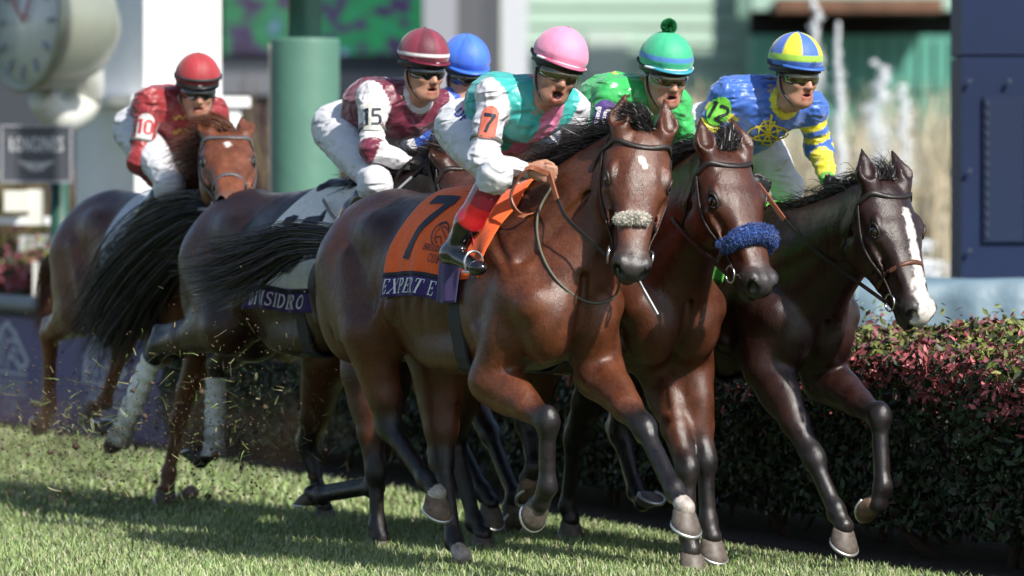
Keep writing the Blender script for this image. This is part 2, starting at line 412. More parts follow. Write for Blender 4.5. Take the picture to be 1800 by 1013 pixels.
COATS = {}
def coat_mat(name, rough=.36, spec=.5):
    m = mat(name, attr=True, rough=rough, spec=spec, noise=.26, nscale=14, sheen=.0, coat=.0, coat_rough=.35, rough_noise=.10)
    nt = m.node_tree
    if not nt.nodes.get('hairbump'):
        b = nt.nodes['Principled BSDF']; tc = nt.nodes.new('ShaderNodeTexCoord')
        def nz(sc, det, sx=1):
            mp = nt.nodes.new('ShaderNodeMapping'); mp.inputs['Scale'].default_value = (sc * sx, sc, sc * .7); nt.links.new(tc.outputs['Object'], mp.inputs[0])
            n = nt.nodes.new('ShaderNodeTexNoise'); n.inputs['Scale'].default_value = 1; n.inputs['Detail'].default_value = det
            nt.links.new(mp.outputs[0], n.inputs['Vector']); return n
        n1 = nz(26, 3); n2 = nz(330, 3, .3)
        ad0 = nt.nodes.new('ShaderNodeMath'); ad0.operation = 'MULTIPLY_ADD'; ad0.inputs[1].default_value = .45
        nt.links.new(n2.outputs['Fac'], ad0.inputs[0]); nt.links.new(n1.outputs['Fac'], ad0.inputs[2])
        n3 = nz(7.5, 2); vd = nt.nodes.new('ShaderNodeMath'); vd.operation = 'SUBTRACT'; vd.inputs[1].default_value = .5; nt.links.new(n3.outputs['Fac'], vd.inputs[0])
        va = nt.nodes.new('ShaderNodeMath'); va.operation = 'ABSOLUTE'; nt.links.new(vd.outputs[0], va.inputs[0])
        vr = nt.nodes.new('ShaderNodeMapRange'); vr.inputs['From Min'].default_value = 0; vr.inputs['From Max'].default_value = .018; vr.inputs['To Min'].default_value = .07; vr.inputs['To Max'].default_value = 0; nt.links.new(va.outputs[0], vr.inputs['Value'])
        ad = nt.nodes.new('ShaderNodeMath'); ad.operation = 'ADD'; nt.links.new(ad0.outputs[0], ad.inputs[0]); nt.links.new(vr.outputs[0], ad.inputs[1])
        mp = nt.nodes.new('ShaderNodeMapping'); mp.inputs['Scale'].default_value = (26, 190, 95); mp.inputs['Rotation'].default_value = (0, .5, 0); nt.links.new(tc.outputs['Object'], mp.inputs[0])
        n4 = nt.nodes.new('ShaderNodeTexNoise'); n4.inputs['Scale'].default_value = 1; n4.inputs['Detail'].default_value = 4; nt.links.new(mp.outputs[0], n4.inputs['Vector'])
        mr = nt.nodes.new('ShaderNodeMapRange'); mr.inputs['From Min'].default_value = .3; mr.inputs['From Max'].default_value = .7; mr.inputs['To Min'].default_value = .72; mr.inputs['To Max'].default_value = 1.3; nt.links.new(n4.outputs['Fac'], mr.inputs['Value'])
        old = b.inputs['Base Color'].links[0].from_socket; vs = nt.nodes.new('ShaderNodeVectorMath'); vs.operation = 'SCALE'; nt.links.new(old, vs.inputs[0]); nt.links.new(mr.outputs[0], vs.inputs['Scale']); nt.links.new(vs.outputs[0], b.inputs['Base Color'])
        bp = nt.nodes.new('ShaderNodeBump'); bp.name = 'hairbump'; bp.inputs['Strength'].default_value = .30; bp.inputs['Distance'].default_value = .012
        nt.links.new(ad.outputs[0], bp.inputs['Height']); nt.links.new(bp.outputs[0], b.inputs['Normal']); nt.links.new(bp.outputs[0], b.inputs['Coat Normal'])
    return m

def strands(roots, dirs, length, n, seg_n=8, width=.004, spread=.25, curl=.05, sag=.25, jit=.0, rs=None, lenvar=.35, wind=None, guide=None):
    """hair as thin tapered ribbons. roots: (m,3) path the roots sit on; dirs: (m,3) directions at those roots"""
    rs = rs or np.random.default_rng(1); roots = np.asarray(roots, float); dirs = np.asarray(dirs, float); m = len(roots)
    u = rs.random(n) * (m - 1); i = np.minimum(u.astype(int), m - 2); t = (u - i)[:, None]
    P0 = roots[i] * (1 - t) + roots[i + 1] * t + rs.normal(0, 1, (n, 3)) * jit
    D = dirs[i] * (1 - t) + dirs[i + 1] * t
    clump = rs.normal(0, spread, (40, 3))[(u / (m - 1) * 39.99).astype(int)]
    D = D + clump * .7 + rs.normal(0, spread * .6, (n, 3)); D /= np.linalg.norm(D, axis=1)[:, None]
    L = np.broadcast_to(np.asarray(length, float), (n,)) * (1 - lenvar * rs.random(n))
    ph = rs.random((n, 3)) * 6.28; am = rs.normal(0, curl, (n, 3))
    q = np.linspace(0, 1, seg_n + 1)
    P = P0[:, None] + D[:, None] * (L[:, None] * q)[:, :, None]
    P[:, :, 2] -= sag * L[:, None] * q ** 2
    if wind is not None: P += (np.asarray(wind)[None, None] * (L[:, None] * q ** 2)[:, :, None])
    P += am[:, None] * (np.sin(q * 5 + ph[:, :1]) * q * L[:, None])[:, :, None]
    return ribbons(P, width, rs)
def ribbons(P, width, rs):
    n, k = P.shape[:2]; q = np.linspace(0, 1, k)
    T = np.gradient(P, axis=1); T /= np.linalg.norm(T, axis=2)[:, :, None] + 1e-9
    r = rs.normal(0, 1, (n, 1, 3)); S = np.cross(T, r); S /= np.linalg.norm(S, axis=2)[:, :, None] + 1e-9
    w = (width * (.35 + .65 * (1 - q) ** .7) * .5)[None, :, None] * (0.6 + .8 * rs.random((n, 1, 1)))
    V = np.stack([P - S * w, P + S * w], 2).reshape(-1, 3)
    base = (np.arange(n) * 2 * k)[:, None] + (2 * np.arange(k - 1))[None]; base = base.ravel()
    return V, np.stack([base, base + 1, base + 3, base + 2], 1)

def build_horse(cfg):
    fr = Frame(cfg['f'], cfg['c'], cfg.get('rz', 0)); h = cfg.get('h', .009); g = cfg
    root = empty('racehorse', fr.o, fr.rz); tag(root, cfg['label'], 'horse', 'racehorses galloping in the field')
    lo = [-1.75, -.52, -.02]; hi = [1.35, .52, 2.15]
    s = SDF(lo, hi, h)
    K = .07; zs = g.get('dz', 0.0)
    Z = lambda z: z + zs
    # --- trunk
    s.ball((-.42, 0, Z(1.20)), (.60, .285, .375), .05)
    s.ball((-.80, 0, Z(1.22)), (.40, .245, .30), .08)
    s.ball((.06, 0, Z(1.20)), (.36, .235, .345), .08)
    s.cone((-.34, 0, Z(1.50)), (.06, 0, Z(1.525)), .07, .085, .10)
    s.cone((-.95, 0, Z(1.44)), (-.3, 0, Z(1.44)), .135, .10, .10)
    s.ball((-1.03, 0, Z(1.36)), (.30, .235, .22), .08)
    for sg in (-1, 1):
        s.ball((-.83, sg * .19, Z(1.405)), (.09, .045, .06), .12)
        s.ball((-1.08, sg * .125, Z(1.17)), (.235, .15, .33), .06, rot=rot_from((.94, 0, -.34), (.34, 0, .94)))
        s.ball((-1.23, sg * .115, Z(1.19)), (.11, .10, .25), .05)
        s.cone((-.02, sg * .13, Z(1.44)), (.33, sg * .15, Z(1.13)), .07, .105, .05)         # shoulder blade
        s.ball((.01, sg * .19, Z(1.12)), (.17, .085, .20), .04, rot=rot_from((.8, 0, -.6), (.6, 0, .8)))   # triceps
        s.ball((.335, sg * .105, Z(1.05)), (.12, .11, .165), .022, rot=rot_from((.96, 0, -.25), (.25, 0, .96)))  # breast muscle
        s.ball((-.28, sg * .15, Z(.93)), (.32, .09, .10), .05)
        s.cone((.10, sg * .19, Z(1.33)), (.32, sg * .175, Z(1.17)), .045, .06, .018)            # front of the shoulder
        s.cone((-.10, sg * .20, Z(1.30)), (.06, sg * .225, Z(1.02)), .05, .055, .016)            # long head of the triceps
        s.ball((.16, sg * .195, Z(.985)), (.10, .055, .085), .016)
        s.cone((-.95, sg * .235, Z(1.30)), (-.86, sg * .235, Z(1.04)), .05, .06, .03)            # thigh
        s.cone((-1.10, sg * .225, Z(1.28)), (-1.02, sg * .225, Z(.98)), .05, .05, .018)
        s.cone((-1.24, sg * .17, Z(1.26)), (-1.14, sg * .19, Z(.96)), .045, .04, .014)
        s.cone((-.62, sg * .235, Z(1.10)), (-.88, sg * .20, Z(.98)), .05, .04, .05)              # flank fold
    # --- neck
    poll = np.array(g['poll'], float); hd = norm(g['head_dir']); hn = norm(g['head_n']); HR = rot_from(hd, hn); HS = g.get('hs', 1.0)
    H = lambda x, y, z: poll + HR @ (np.array([x, y, z]) * HS)
    throat = H(.13, 0, -.165); top = H(.0, 0, -.045)
    B1 = np.array([.06, 0, Z(1.47)]); B2 = np.array([.30, 0, Z(1.17)]); Bm = (B1 + B2) / 2
    def bez(a, m, e, t): return (1 - t) ** 2 * np.array(a) + 2 * t * (1 - t) * np.array(m) + t * t * np.array(e)
    mid_t = np.array(g.get('crest_mid', (B1 + top) / 2 + np.array([.02, 0, .05]))); mid_b = (B2 + throat) / 2 + np.array([-.05, 0, -.01])
    N = 7
    for i in range(N):
        t0, t1 = i / N, (i + 1) / N
        c0, c1 = bez(B1, mid_t, top, t0), bez(B1, mid_t, top, t1); e0, e1 = bez(B2, mid_b, throat, t0), bez(B2, mid_b, throat, t1)
        rt = lambda t: .085 * (1 - t) + .058 * t
        rb = lambda t: .15 * (1 - t) ** 1.5 + .078 * (1 - (1 - t) ** 1.5)
        s.cone(c0, c1, rt(t0), rt(t1), .06); s.cone(e0, e1, rb(t0), rb(t1), .06)
        s.cone((c0 + e0) / 2, (c1 + e1) / 2, .135 * (1 - t0) + .082 * t0, .135 * (1 - t1) + .082 * t1, .07)
    for sg in (-1, 1):      # throat strap muscle
        s.cone(np.array([.34, sg * .07, Z(1.20)]), H(.16, sg * .05, -.17), .055, .035, .03)
    # --- head
    k = .03; W = lambda x: float(np.interp(x, [.22, .55], [1.46, 1.10]))
    hb = lambda c, r, k_, sub=False, rot=HR: s.ball(H(c[0], c[1] * W(c[0]), c[2]), np.array((r[0], r[1] * W(c[0]), r[2])) * HS, k_, rot, sub)
    hcn = lambda p, q, r0, r1, k_, sub=False: s.cone(H(p[0], p[1] * W(p[0]), p[2]), H(q[0], q[1] * W(q[0]), q[2]), r0 * HS, r1 * HS, k_, sub)
    hb((.085, 0, -.055), (.13, .088, .095), .05)
    hb((.20, 0, -.035), (.12, .086, .066), .05)
    for sg in (-1, 1):
        hcn((.20, sg * .022, -.030), (.50, sg * .016, -.045), .062, .042, k)
        hcn((.22, sg * .018, -.10), (.50, sg * .012, -.090), .062, .045, k)
        hb((.185, sg * .058, -.132), (.140, .034, .118), .014)
        hb((.175, sg * .072, .006), (.045, .014, .014), .014)
        hcn((.225, sg * .082, -.060), (.40, sg * .066, -.066), .014, .009, .010)
        hcn((.22, sg * .040, -.004), (.47, sg * .030, -.024), .023, .016, .010)
        hcn((.20, sg * .048, -.205), (.47, sg * .022, -.126), .03, .024, .025)
        hb((.535, sg * .042, -.040), (.050, .028, .046), .018)
        # ear
        e0, e1, e2 = (.035, sg * .052, -.005), (-.045, sg * .064, .018), (-.155, sg * .052, .018)
        if g.get('ears_back'): e1, e2 = (-.05, sg * .08, -.02), (-.14, sg * .085, -.05)
        hcn(e0, e1, .036, .044, .02); hcn(e1, e2, .044, .004, .012)
    hb((.545, 0, -.055), (.054, .050, .060), .025)
    hb((.525, 0, -.130), (.055, .040, .028), .018)
    hcn((.22, 0, -.215), (.46, 0, -.138), .03, .028, .03)
    mo = g.get('mouth', .006)
    hcn((.62, 0, -.106), (.46, 0, -.104), .007 + mo, .004, .006, True)
    for sg in (-1, 1):
        hcn((.61, sg * .035, -.106), (.46, sg * .050, -.104), .007, .004, .006, True)
        hb((.575, sg * .050, -.034), (.034, .024, .020), .007, True, HR @ rot_from((1, 0, -.7), (.7, 0, 1)))
        e1, e2 = (-.035, sg * .074, .064), (-.138, sg * .055, .036)
        if g.get('ears_back'): e1, e2 = (-.03, sg * .11, .0), (-.11, sg * .095, -.03)
        hcn(e1, e2, .041, .009, .008, True)
        hcn((.27, sg * .088, -.036), (.44, sg * .066, -.050), .016, .018, .025, True)
    # --- creases: breast groove, shoulder line, jugular groove, ribs
    s.cone((.45, 0, Z(1.24)), (.43, 0, Z(.95)), .016, .020, .03, sub=True)
    for sg in (-1, 1):
        s.cone((.0, sg * .185, Z(1.50)), (.26, sg * .235, Z(1.26)), .010, .012, .030, sub=True)
        s.cone((.27, sg * .185, Z(1.30)), H(.15, sg * .115, -.145), .012, .008, .04, sub=True)
        s.cone((-.09, sg * .275, Z(1.32)), (-.12, sg * .275, Z(1.00)), .012, .012, .035, sub=True)
        for a_ in (-.30, -.40, -.50, -.60, -.70):
            s.cone((a_, sg * .288, Z(1.26)), (a_ - .07, sg * .27, Z(1.00)), .006, .006, .035, sub=True)
        s.cone((-1.16, sg * .235, Z(1.28)), (-1.08, sg * .235, Z(.98)), .008, .008, .03, sub=True)
        s.cone((.30, sg * .21, Z(1.10)), (.36, sg * .10, Z(.93)), .008, .008, .02)
    # --- legs
    legs = {}
    for nm, L in g['legs'].items():
        hind = nm[0] == 'h'; sg = -1 if nm[1] == 'r' else 1
        b0 = L.get('b', (.16, .13, .11, .10)); pts = []
        for (q, bb) in zip(L['px'], b0):
            pts.append(np.array(q, float) if len(q) == 3 else fr.b(q[0], q[1], sg * bb))
        if hind:
            st, hk, ft, ho = pts; hip = np.array([-1.08, sg * .12, Z(1.26)])
            s.cone(hip, st, .19, .125, .06)
            s.ball(st * .55 + hip * .45 + np.array([.03, sg * .03, 0]), (.17, .10, .20), .05)
            ax = norm(hk - st); back = norm(np.cross(ax, (0, 1, 0))); back = back if back[0] < 0 else -back
            s.cone(st, st * .35 + hk * .65, .118, .068, .05); s.cone(st * .35 + hk * .65, hk, .066, .052, .04)
            s.ball(st * .72 + hk * .28 + back * .035, (.09, .075, .15), .05, rot=rot_from(np.cross((0, 1, 0), ax), ax))
            cn = norm(ft - hk); hkb = hk - cn * .055 + norm(back - cn * np.dot(back, cn)) * .052
            s.cone(st * .45 + hk * .55 + back * .06, hkb, .028, .024, .025)
            s.cone(hkb, hk + cn * .09, .026, .034, .02)
            s.ball(hk, (.052, .046, .075), .03, rot=rot_from(np.cross((0, 1, 0), cn), cn))
            bk = norm(back - cn * np.dot(back, cn)); r0, r1 = .041, .034
        else:
            el, hk, ft, ho = pts; sh = np.array([.22, sg * .155, Z(1.16)])
            s.cone(sh, el, .115, .10, .05)
            ax = norm(hk - el); back = norm(np.cross(ax, (0, 1, 0))); back = back if back[0] < 0 else -back
            s.cone(el, el * .4 + hk * .6, .092, .060, .04); s.cone(el * .4 + hk * .6, hk, .058, .044, .03)
            s.ball(el * .75 + hk * .25 - back * .028, (.068, .062, .15), .03, rot=rot_from(np.cross((0, 1, 0), ax), ax))
            s.ball(el * .78 + hk * .22 + back * .035 + np.array([0, sg * .02, 0]), (.06, .05, .13), .025, rot=rot_from(np.cross((0, 1, 0), ax), ax))
            cn = norm(ft - hk); bk = norm(np.cross(cn, (0, 1, 0))); bk = bk if np.dot(bk, back) > 0 else -bk
            s.ball(hk - bk * .006, (.047, .044, .070), .03, rot=rot_from(np.cross((0, 1, 0), cn), cn))
            s.ball(hk + bk * .04 + cn * .01, (.022, .022, .03), .02)
            r0, r1 = .037, .034
        s.cone(hk, ft, r0 * .95, r1 * .95, .02)
        s.cone(hk * .93 + ft * .07 + bk * .033, ft * .95 + hk * .05 + bk * .034, .017, .017, .006)
        s.ball(ft, (.037, .036, .045), .03); s.ball(ft + bk * .028 + cn * .012, (.022, .024, .026), .02)
        ta = R(L.get('toe', -40)); toe = np.array([math.cos(ta), 0, math.sin(ta)])
        ps = norm(ho - ft); s.cone(ft, ho, .035, .037, .015)
        dn = np.array([toe[2], 0, -toe[0]]); dn = dn if np.dot(dn, ps) > 0 else -dn
        s.ball(ho, .037, .015)
        legs[nm] = dict(p=pts, toe=toe, dn=dn, hind=hind, sg=sg, cfg=L)
    V, F = s.mesh()
    # drop stray islands is not needed: the union is connected
    Nn = vnormals(V, F)
    # --- coat colour with body shade painted in; black points and white marks (markings the animal has)
    base = np.array(g['coat']); dark = np.array(g.get('dark', base * .35)); pts_c = np.array(g.get('points', (.012, .010, .011)))
    C = np.tile(base, (len(V), 1))
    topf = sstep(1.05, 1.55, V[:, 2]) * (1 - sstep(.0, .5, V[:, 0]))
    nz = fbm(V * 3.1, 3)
    mixf = np.clip((g.get('shade', .5) + .3) * (.55 + .45 * topf) * (1 - .45 * sstep(.05, .45, V[:, 0])) * (.45 + .55 * sstep(.7, 1.05, V[:, 2])) + nz * .35, 0, 1)[:, None]  # darker back and flank: natural bay top plus shade painted into the coat
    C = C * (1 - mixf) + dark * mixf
    for nm, L in legs.items():
        p = L['p']; d1, t1 = seg(V, p[0], p[1]); d2, t2 = seg(V, p[1], p[2]); d3, t3 = seg(V, p[2], p[3])
        low = (d2 < .085) | (d3 < .09)
        f = np.where((d1 < .12) & (d1 < d2), sstep(.55, .98, t1 + nz * .15), 0); f = np.where(low & ((d2 <= d1) | (d3 <= d1)), 1, f)
        f = (f * g.get('point_amt', 1.0))[:, None]
        C = C * (1 - f) + pts_c * f
        dust = np.clip(fbm(V * 22 + 5, 3) * 1.2 + .1, 0, 1)[:, None] * f * (.08 + .34 * (1 - sstep(.1, .6, V[:, 2])))[:, None]
        C = C * (1 - dust) + np.array((.075, .058, .045)) * dust
        sock = L['cfg'].get('sock', 0)
        if sock: 
            f = ((d3 < .09) & (t3 > 1 - sock + nz * .3) & (d3 < d2))[:, None]; C = np.where(f, (.40, .35, .31) + fbm(V * 40, 2)[:, None] * .25, C)
    q = (V - poll) @ HR / HS; q[:, 1] /= np.interp(q[:, 0], [.22, .55], [1.46, 1.10]); onh = (q[:, 0] > -.02) & (q[:, 0] < .7) & (np.abs(q[:, 1]) < .16) & (q[:, 2] > -.24) & (q[:, 2] < .1)
    m = onh * sstep(.42, .55, q[:, 0] + nz * .04); C = C * (1 - m[:, None]) + np.array(g.get('muzzle', (.03, .026, .026))) * m[:, None]
    m = onh * (1 - sstep(.02, .05, np.linalg.norm((np.stack([q[:, 0], np.abs(q[:, 1]), q[:, 2]], 1) - [0.20, .082, -.012]), axis=1))) * .7; C = C * (1 - m[:, None]) + np.array((.02, .016, .015)) * m[:, None]
    for (x0, y0, w0, x1, y1, w1) in g.get('marks', []):
        t = np.clip((q[:, 0] - x0) / max(x1 - x0, 1e-6), 0, 1); dd = np.hypot(q[:, 0] - (x0 + (x1 - x0) * t), q[:, 1] - (y0 + (y1 - y0) * t)) / (w0 + (w1 - w0) * t)
        m = sstep(1.15, .75, dd + fbm(V * 55, 2) * .8) * onh * (q[:, 2] > -.085) * (Nn @ HR[:, 2] > -.3) * .9
        C = C * (1 - m[:, None]) + np.array((.60, .56, .52)) * m[:, None]
    m = ((onh & (np.abs(q[:, 1]) > .045) & (q[:, 2] > -.06) & (q[:, 0] > .53) & (np.linalg.norm((np.abs(q) - [.572, .050, .034]), axis=1) < .030)))
    C = np.where(m[:, None], (.006, .005, .005), C)
    body = obj('body', V, F, coat_mat('horse coat', .37, .48), root, col=C)
    bvh = BVHTree.FromPolygons(V.tolist(), F.tolist())
    # --- eyes: set into the surface where the side of the head really is
    for sg in (-1, 1):
        o_ = H(.200, sg * .40, .10); d_ = norm(H(.200, sg * .03, -.050) - o_); hit = bvh.ray_cast(Vector(o_), Vector(d_), .6); ep = np.array(hit[0]) if hit[0] is not None else H(.198, sg * .12, -.022)
        ec = ep + d_ * .0120 * HS; MBs = MB(); a = np.linspace(0, math.pi, 11); MBs.lathe(np.stack([.0245 * HS * np.sin(a) + 1e-5, -.0245 * HS * np.cos(a)], 1), 16, ec)
        MBs.build('eye', mat('horse eye', (.010, .005, .004), .05, spec=.7, coat=1, coat_rough=.02), root)
        for nm_, t0, t1, w_ in (('upper_eyelid', .1, 3.04, .0068), ('lower_eyelid', 3.3, 6.1, .0048)):
            pr = []
            for t in np.linspace(t0, t1, 13):
                o2 = o_ + HR @ np.array([.029 * math.cos(t), -sg * .007 * math.sin(t), .0185 * math.sin(t)]) * HS; h2 = bvh.ray_cast(Vector(o2), Vector(d_), .6); pr.append(np.array(h2[0]) - d_ * .002 if h2[0] is not None else ep)
            MB().tube(pr, w_ * HS, 6).build(nm_, mat('eyelid', (.022, .014, .011), .45), root)
    # --- hooves
    hm = {'grey': mat('hoof grey', (.105, .085, .07), .55, noise=.35, nscale=40), 'pale': mat('hoof pale', (.16, .105, .068), .6, noise=.4, nscale=35), 'black': mat('hoof black', (.03, .027, .026), .5, noise=.3, nscale=40)}
    for nm, L in legs.items():
        ho = L['p'][3]; V2, F2, S2 = hoof_mesh(ho + L['dn'] * .014, L['dn'], L['toe'])
        hf = obj('hoof', V2, F2, hm[L['cfg'].get('hoof', 'grey')], root)
        S2.build('horseshoe', mat('aluminium shoe', (.62, .62, .62), .35, metal=.8), hf)
    # --- mane and forelock
    rs = np.random.default_rng(g.get('seed', 3))
    hair = mat('black horse hair', (.016, .013, .013), .40, spec=.55, noise=.6, nscale=14) if not g.get('hair') else mat(g['hair'][0], g['hair'][1], .5)
    tt = np.linspace(.02, 1.0, 24); crest = np.array([bez(B1, mid_t, top, t) for t in tt]); up = np.gradient(crest, axis=0); up = np.cross(np.array([0, -1.0, 0]) * -1, up); 
    nrm = np.array([norm(np.cross(np.gradient(crest, axis=0)[i], (0, 1, 0))) for i in range(24)]); nrm = nrm * np.sign(nrm[:, 2:3] + 1e-6)
    rr = np.array([.085 * (1 - t) + .058 * t for t in tt])[:, None]
    roots = crest + nrm * rr * .97
    md = g.get('mane_dir', (-.8, -.25, .2)); 
    D = nrm * .22 + np.array(md)
    V3, F3 = strands(roots, D, g.get('mane_len', .2) * 1.35, g.get('mane_n', 2000), 9, .0032, .24, .13, .50, .010, rs, lenvar=.6, wind=g.get('mane_wind', (-.35, 0, .05)))
    obj('mane', V3, F3, hair, root)
    fl = np.array([H(-.015, -.03, .02), H(-.02, 0, .025), H(-.015, .03, .02)])
    fd = np.array([norm(HR @ np.array(g.get('fore_dir', (-.5, -.25, .2))))] * 3)
    V3, F3 = strands(fl, fd, g.get('fore_len', .16), g.get('fore_n', 800), 7, .0026, .26, .10, .5, .012, rs, wind=g.get('fore_wind', (-.35, -.15, .1)))
    obj('forelock', V3, F3, hair, root)
    # --- tail: strands follow a bundle of guide curves
    tl = np.array([fr.b(q[0], q[1], q[2]) for q in g['tail']])
    dock = np.array([-1.27, 0, Z(1.36)]); G = np.vstack([[dock], tl]); G = smooth_path(G, 15); nT = g.get('tail_n', 2600); kk = len(G)
    q = np.linspace(0, 1, kk); P, T, Nt, Bt = frames(G); wid = g.get('tail_w', .16)
    e = rs.normal(0, 1, (nT, 2)); e *= (rs.random(nT) ** .5 / (np.linalg.norm(e, axis=1) + 1e-6))[:, None]
    e[rs.random(nT) < .13] *= 1.4
    prof = .045 + wid * np.sin(np.clip(q * 1.15, 0, 1) * math.pi * .62) ** 1.3
    sc = g.get('tail_flat', (1, .45)); Lq = (.72 + .36 * rs.random(nT))[:, None] * q[None]
    idx = np.clip(Lq * (kk - 1), 0, kk - 1.001); i0 = idx.astype(int); ft_ = (idx - i0)[:, :, None]
    lerp = lambda A: A[i0] * (1 - ft_) + A[i0 + 1] * ft_
    Pc = lerp(G); over = np.maximum(Lq - 1, 0)[:, :, None]; Pc = Pc + T[-1] * over * .7
    pf = np.interp(Lq, q, prof)[:, :, None]
    ph = rs.random((nT, 1)) * 6.28; wv = .018 * np.sin(q[None] * 7 + ph) * q[None]
    Pt = Pc + lerp(Nt) * (e[:, 0][:, None, None] * pf * sc[0] + wv[:, :, None]) + lerp(Bt) * (e[:, 1][:, None, None] * pf * sc[1] + wv[:, :, None] * .6)
    Pt += rs.normal(0, 1, (nT, 1, 3)) * (q[None, :, None] ** 2) * g.get('tail_fly', .03)
    V3, F3 = ribbons(Pt, .0029, rs); obj('tail', V3, F3, hair, root)
    return dict(root=root, fr=fr, bvh=bvh, H=H, HR=HR, legs=legs, Z=Z, poll=poll, cfg=g, body=body)
# ------------------------------------------------------------------ tack
LEATHER = dict(dark=('dark leather', (.018, .013, .011)), brown=('brown leather', (.10, .035, .018)), grey=('grey strap', (.09, .085, .09)), tan=('tan rubber rein', (.27, .085, .04)))
def leather(k): n, c = LEATHER[k]; return mat(n, c, .42, spec=.5, bump=.2, bscale=200)
def onto(bvh, P, off=.004):
    Q, N = [], []
    for p in np.asarray(P, float):
        co, no, _, _ = bvh.find_nearest(Vector(p))
        co = np.array(co); no = np.array(no)
        if np.dot(p - co, no) < 0: pass
        Q.append(co + no * off); N.append(no)
    Q = np.array(Q); N = np.array(N)
    for _ in range(2):
        Q[1:-1] = Q[1:-1] * .5 + (Q[:-2] + Q[2:]) * .25; N[1:-1] = N[1:-1] * .5 + (N[:-2] + N[2:]) * .25
    return Q, N
def bridle(hs, kind='dark', nose='dark', rein_kind='dark', hands=None, rein_loop=True):
    H, bvh, root, HS = hs['H'], hs['bvh'], hs['root'], 1
    br = MB()
    def strap(pts, w, mb=br, th=.005, off=.003, n=26):
        P = smooth_path([H(*p) for p in pts], n); Q, N = onto(bvh, P, off); V, F = ribbon(Q, N, w, th); mb.add(V, F); return Q
    W = 1.42
    strap([(.055, -.115 * W, -.05), (.055, -.085 * W, .03), (.075, 0, .06), (.055, .085 * W, .03), (.055, .115 * W, -.05)], .021)
    for s in (-1, 1):
        strap([(-.03, 0, .04), (-.005, s * .06 * W, .0), (.05, s * .115 * W, -.045), (.20, s * .115 * W, -.085), (.36, s * .085 * 1.3, -.095), (.465, s * .066 * 1.2, -.095)], .015)
        strap([(.05, s * .115 * W, -.05), (.14, s * .10 * W, -.17), (.17, s * .05, -.26), (.17, 0, -.27)], .011)
    br.build('bridle', leather(kind), root)
    nb = MB(); strap([(.375, 0, -.2), (.375, -.07, -.14), (.365, -.085, -.06), (.355, 0, .04), (.365, .085, -.06), (.375, .07, -.14), (.375, 0, -.2)], .02, nb, n=40)
    nb.build('noseband', leather(nose), root)
    rings = {}
    for s in (-1, 1):
        c = H(.475, s * .069 * 1.18, -.100); a = np.linspace(0, 2 * math.pi, 21)
        P = [c + hs['HR'] @ np.array([.034 * math.cos(t), s * .004 * math.sin(t), .034 * math.sin(t)]) for t in a]
        MB().tube(P, .0048, 6).build('bit_ring', mat('bit steel', (.6, .6, .6), .25, metal=1), root)
        rings[s] = c
    # reins from each ring to the rider's hands, rubber grips near the hands
    if hands is not None:
        for s in (-1, 1):
            hnd = np.array(hands[s]); c = rings[s]; m = (c + hnd) / 2 + np.array([0, s * .045, -.03])
            q = m * .5 + hnd * .5 + np.array([0, s * .01, -.01])
            P = smooth_path([c + np.array([-.02, 0, 0]), m, q], 20); Nn = np.tile(norm((0, s, .25)), (20, 1)); V, F = ribbon(P, Nn, .017, .004)
            r = obj('rein', V, F, leather(kind), root, smooth=False)
            P = smooth_path([q, q * .4 + hnd * .6, hnd], 12); V, F = ribbon(P, Nn[:12], .022, .007)
            obj('rein_grip', V, F, leather(rein_kind), r, smooth=False)
        if rein_loop:     # the buckle end hangs as a loop by the withers
            a = np.array(hands[-1]); b = np.array(hands[1]); P = smooth_path([a, a + (-.06, -.07, .02), a + (-.13, -.10, -.09), a + (-.08, -.07, -.17), b + (-.03, -.06, -.10), b], 30)
            Nn = np.tile(norm((-.2, -1, .3)), (30, 1)); V, F = ribbon(P, Nn, .022, .006); obj('rein_loop', V, F, leather(rein_kind), root, smooth=False)
    return rings
def fleece(hs, path, r, color, name, n=5000, seed=5, bulge=None):
    """thick woolly roll on the noseband"""
    H, bvh = hs['H'], hs['bvh']; P = smooth_path([H(*p) for p in path], 26); Q, N = onto(bvh, P, r * .55)
    rr = r * np.sin(np.linspace(.18, math.pi - .18, 26)) ** .35
    if bulge is not None: rr = rr * bulge(np.linspace(0, 1, 26))
    V, F = tube_mesh(Q, rr, 16); F = [f for f in F]
    V = V + fbm(V * 60, 2)[:, None] * .006
    m = mat(name, color, .9, spec=.1, sheen=.5, noise=.25, nscale=90, bump=.6, bscale=220)
    o = obj('fleece_noseband', V, F, m, hs['root'])
    rs = np.random.default_rng(seed); i = rs.integers(0, len(V), n); c = Q[np.minimum(i // 16, 25)]
    D = V[i] - c; D /= np.linalg.norm(D, axis=1)[:, None] + 1e-9; D = D + rs.normal(0, .5, D.shape); D /= np.linalg.norm(D, axis=1)[:, None]
    q = np.linspace(0, 1, 4); Ps = (V[i] + rs.normal(0, .003, (n, 3)))[:, None] + D[:, None] * (.009 * (.5 + rs.random(n)))[:, None, None] * q[None, :, None]
    V3, F3 = ribbons(Ps, .0022, rs); obj('fleece_tuft', V3, F3, m, o)

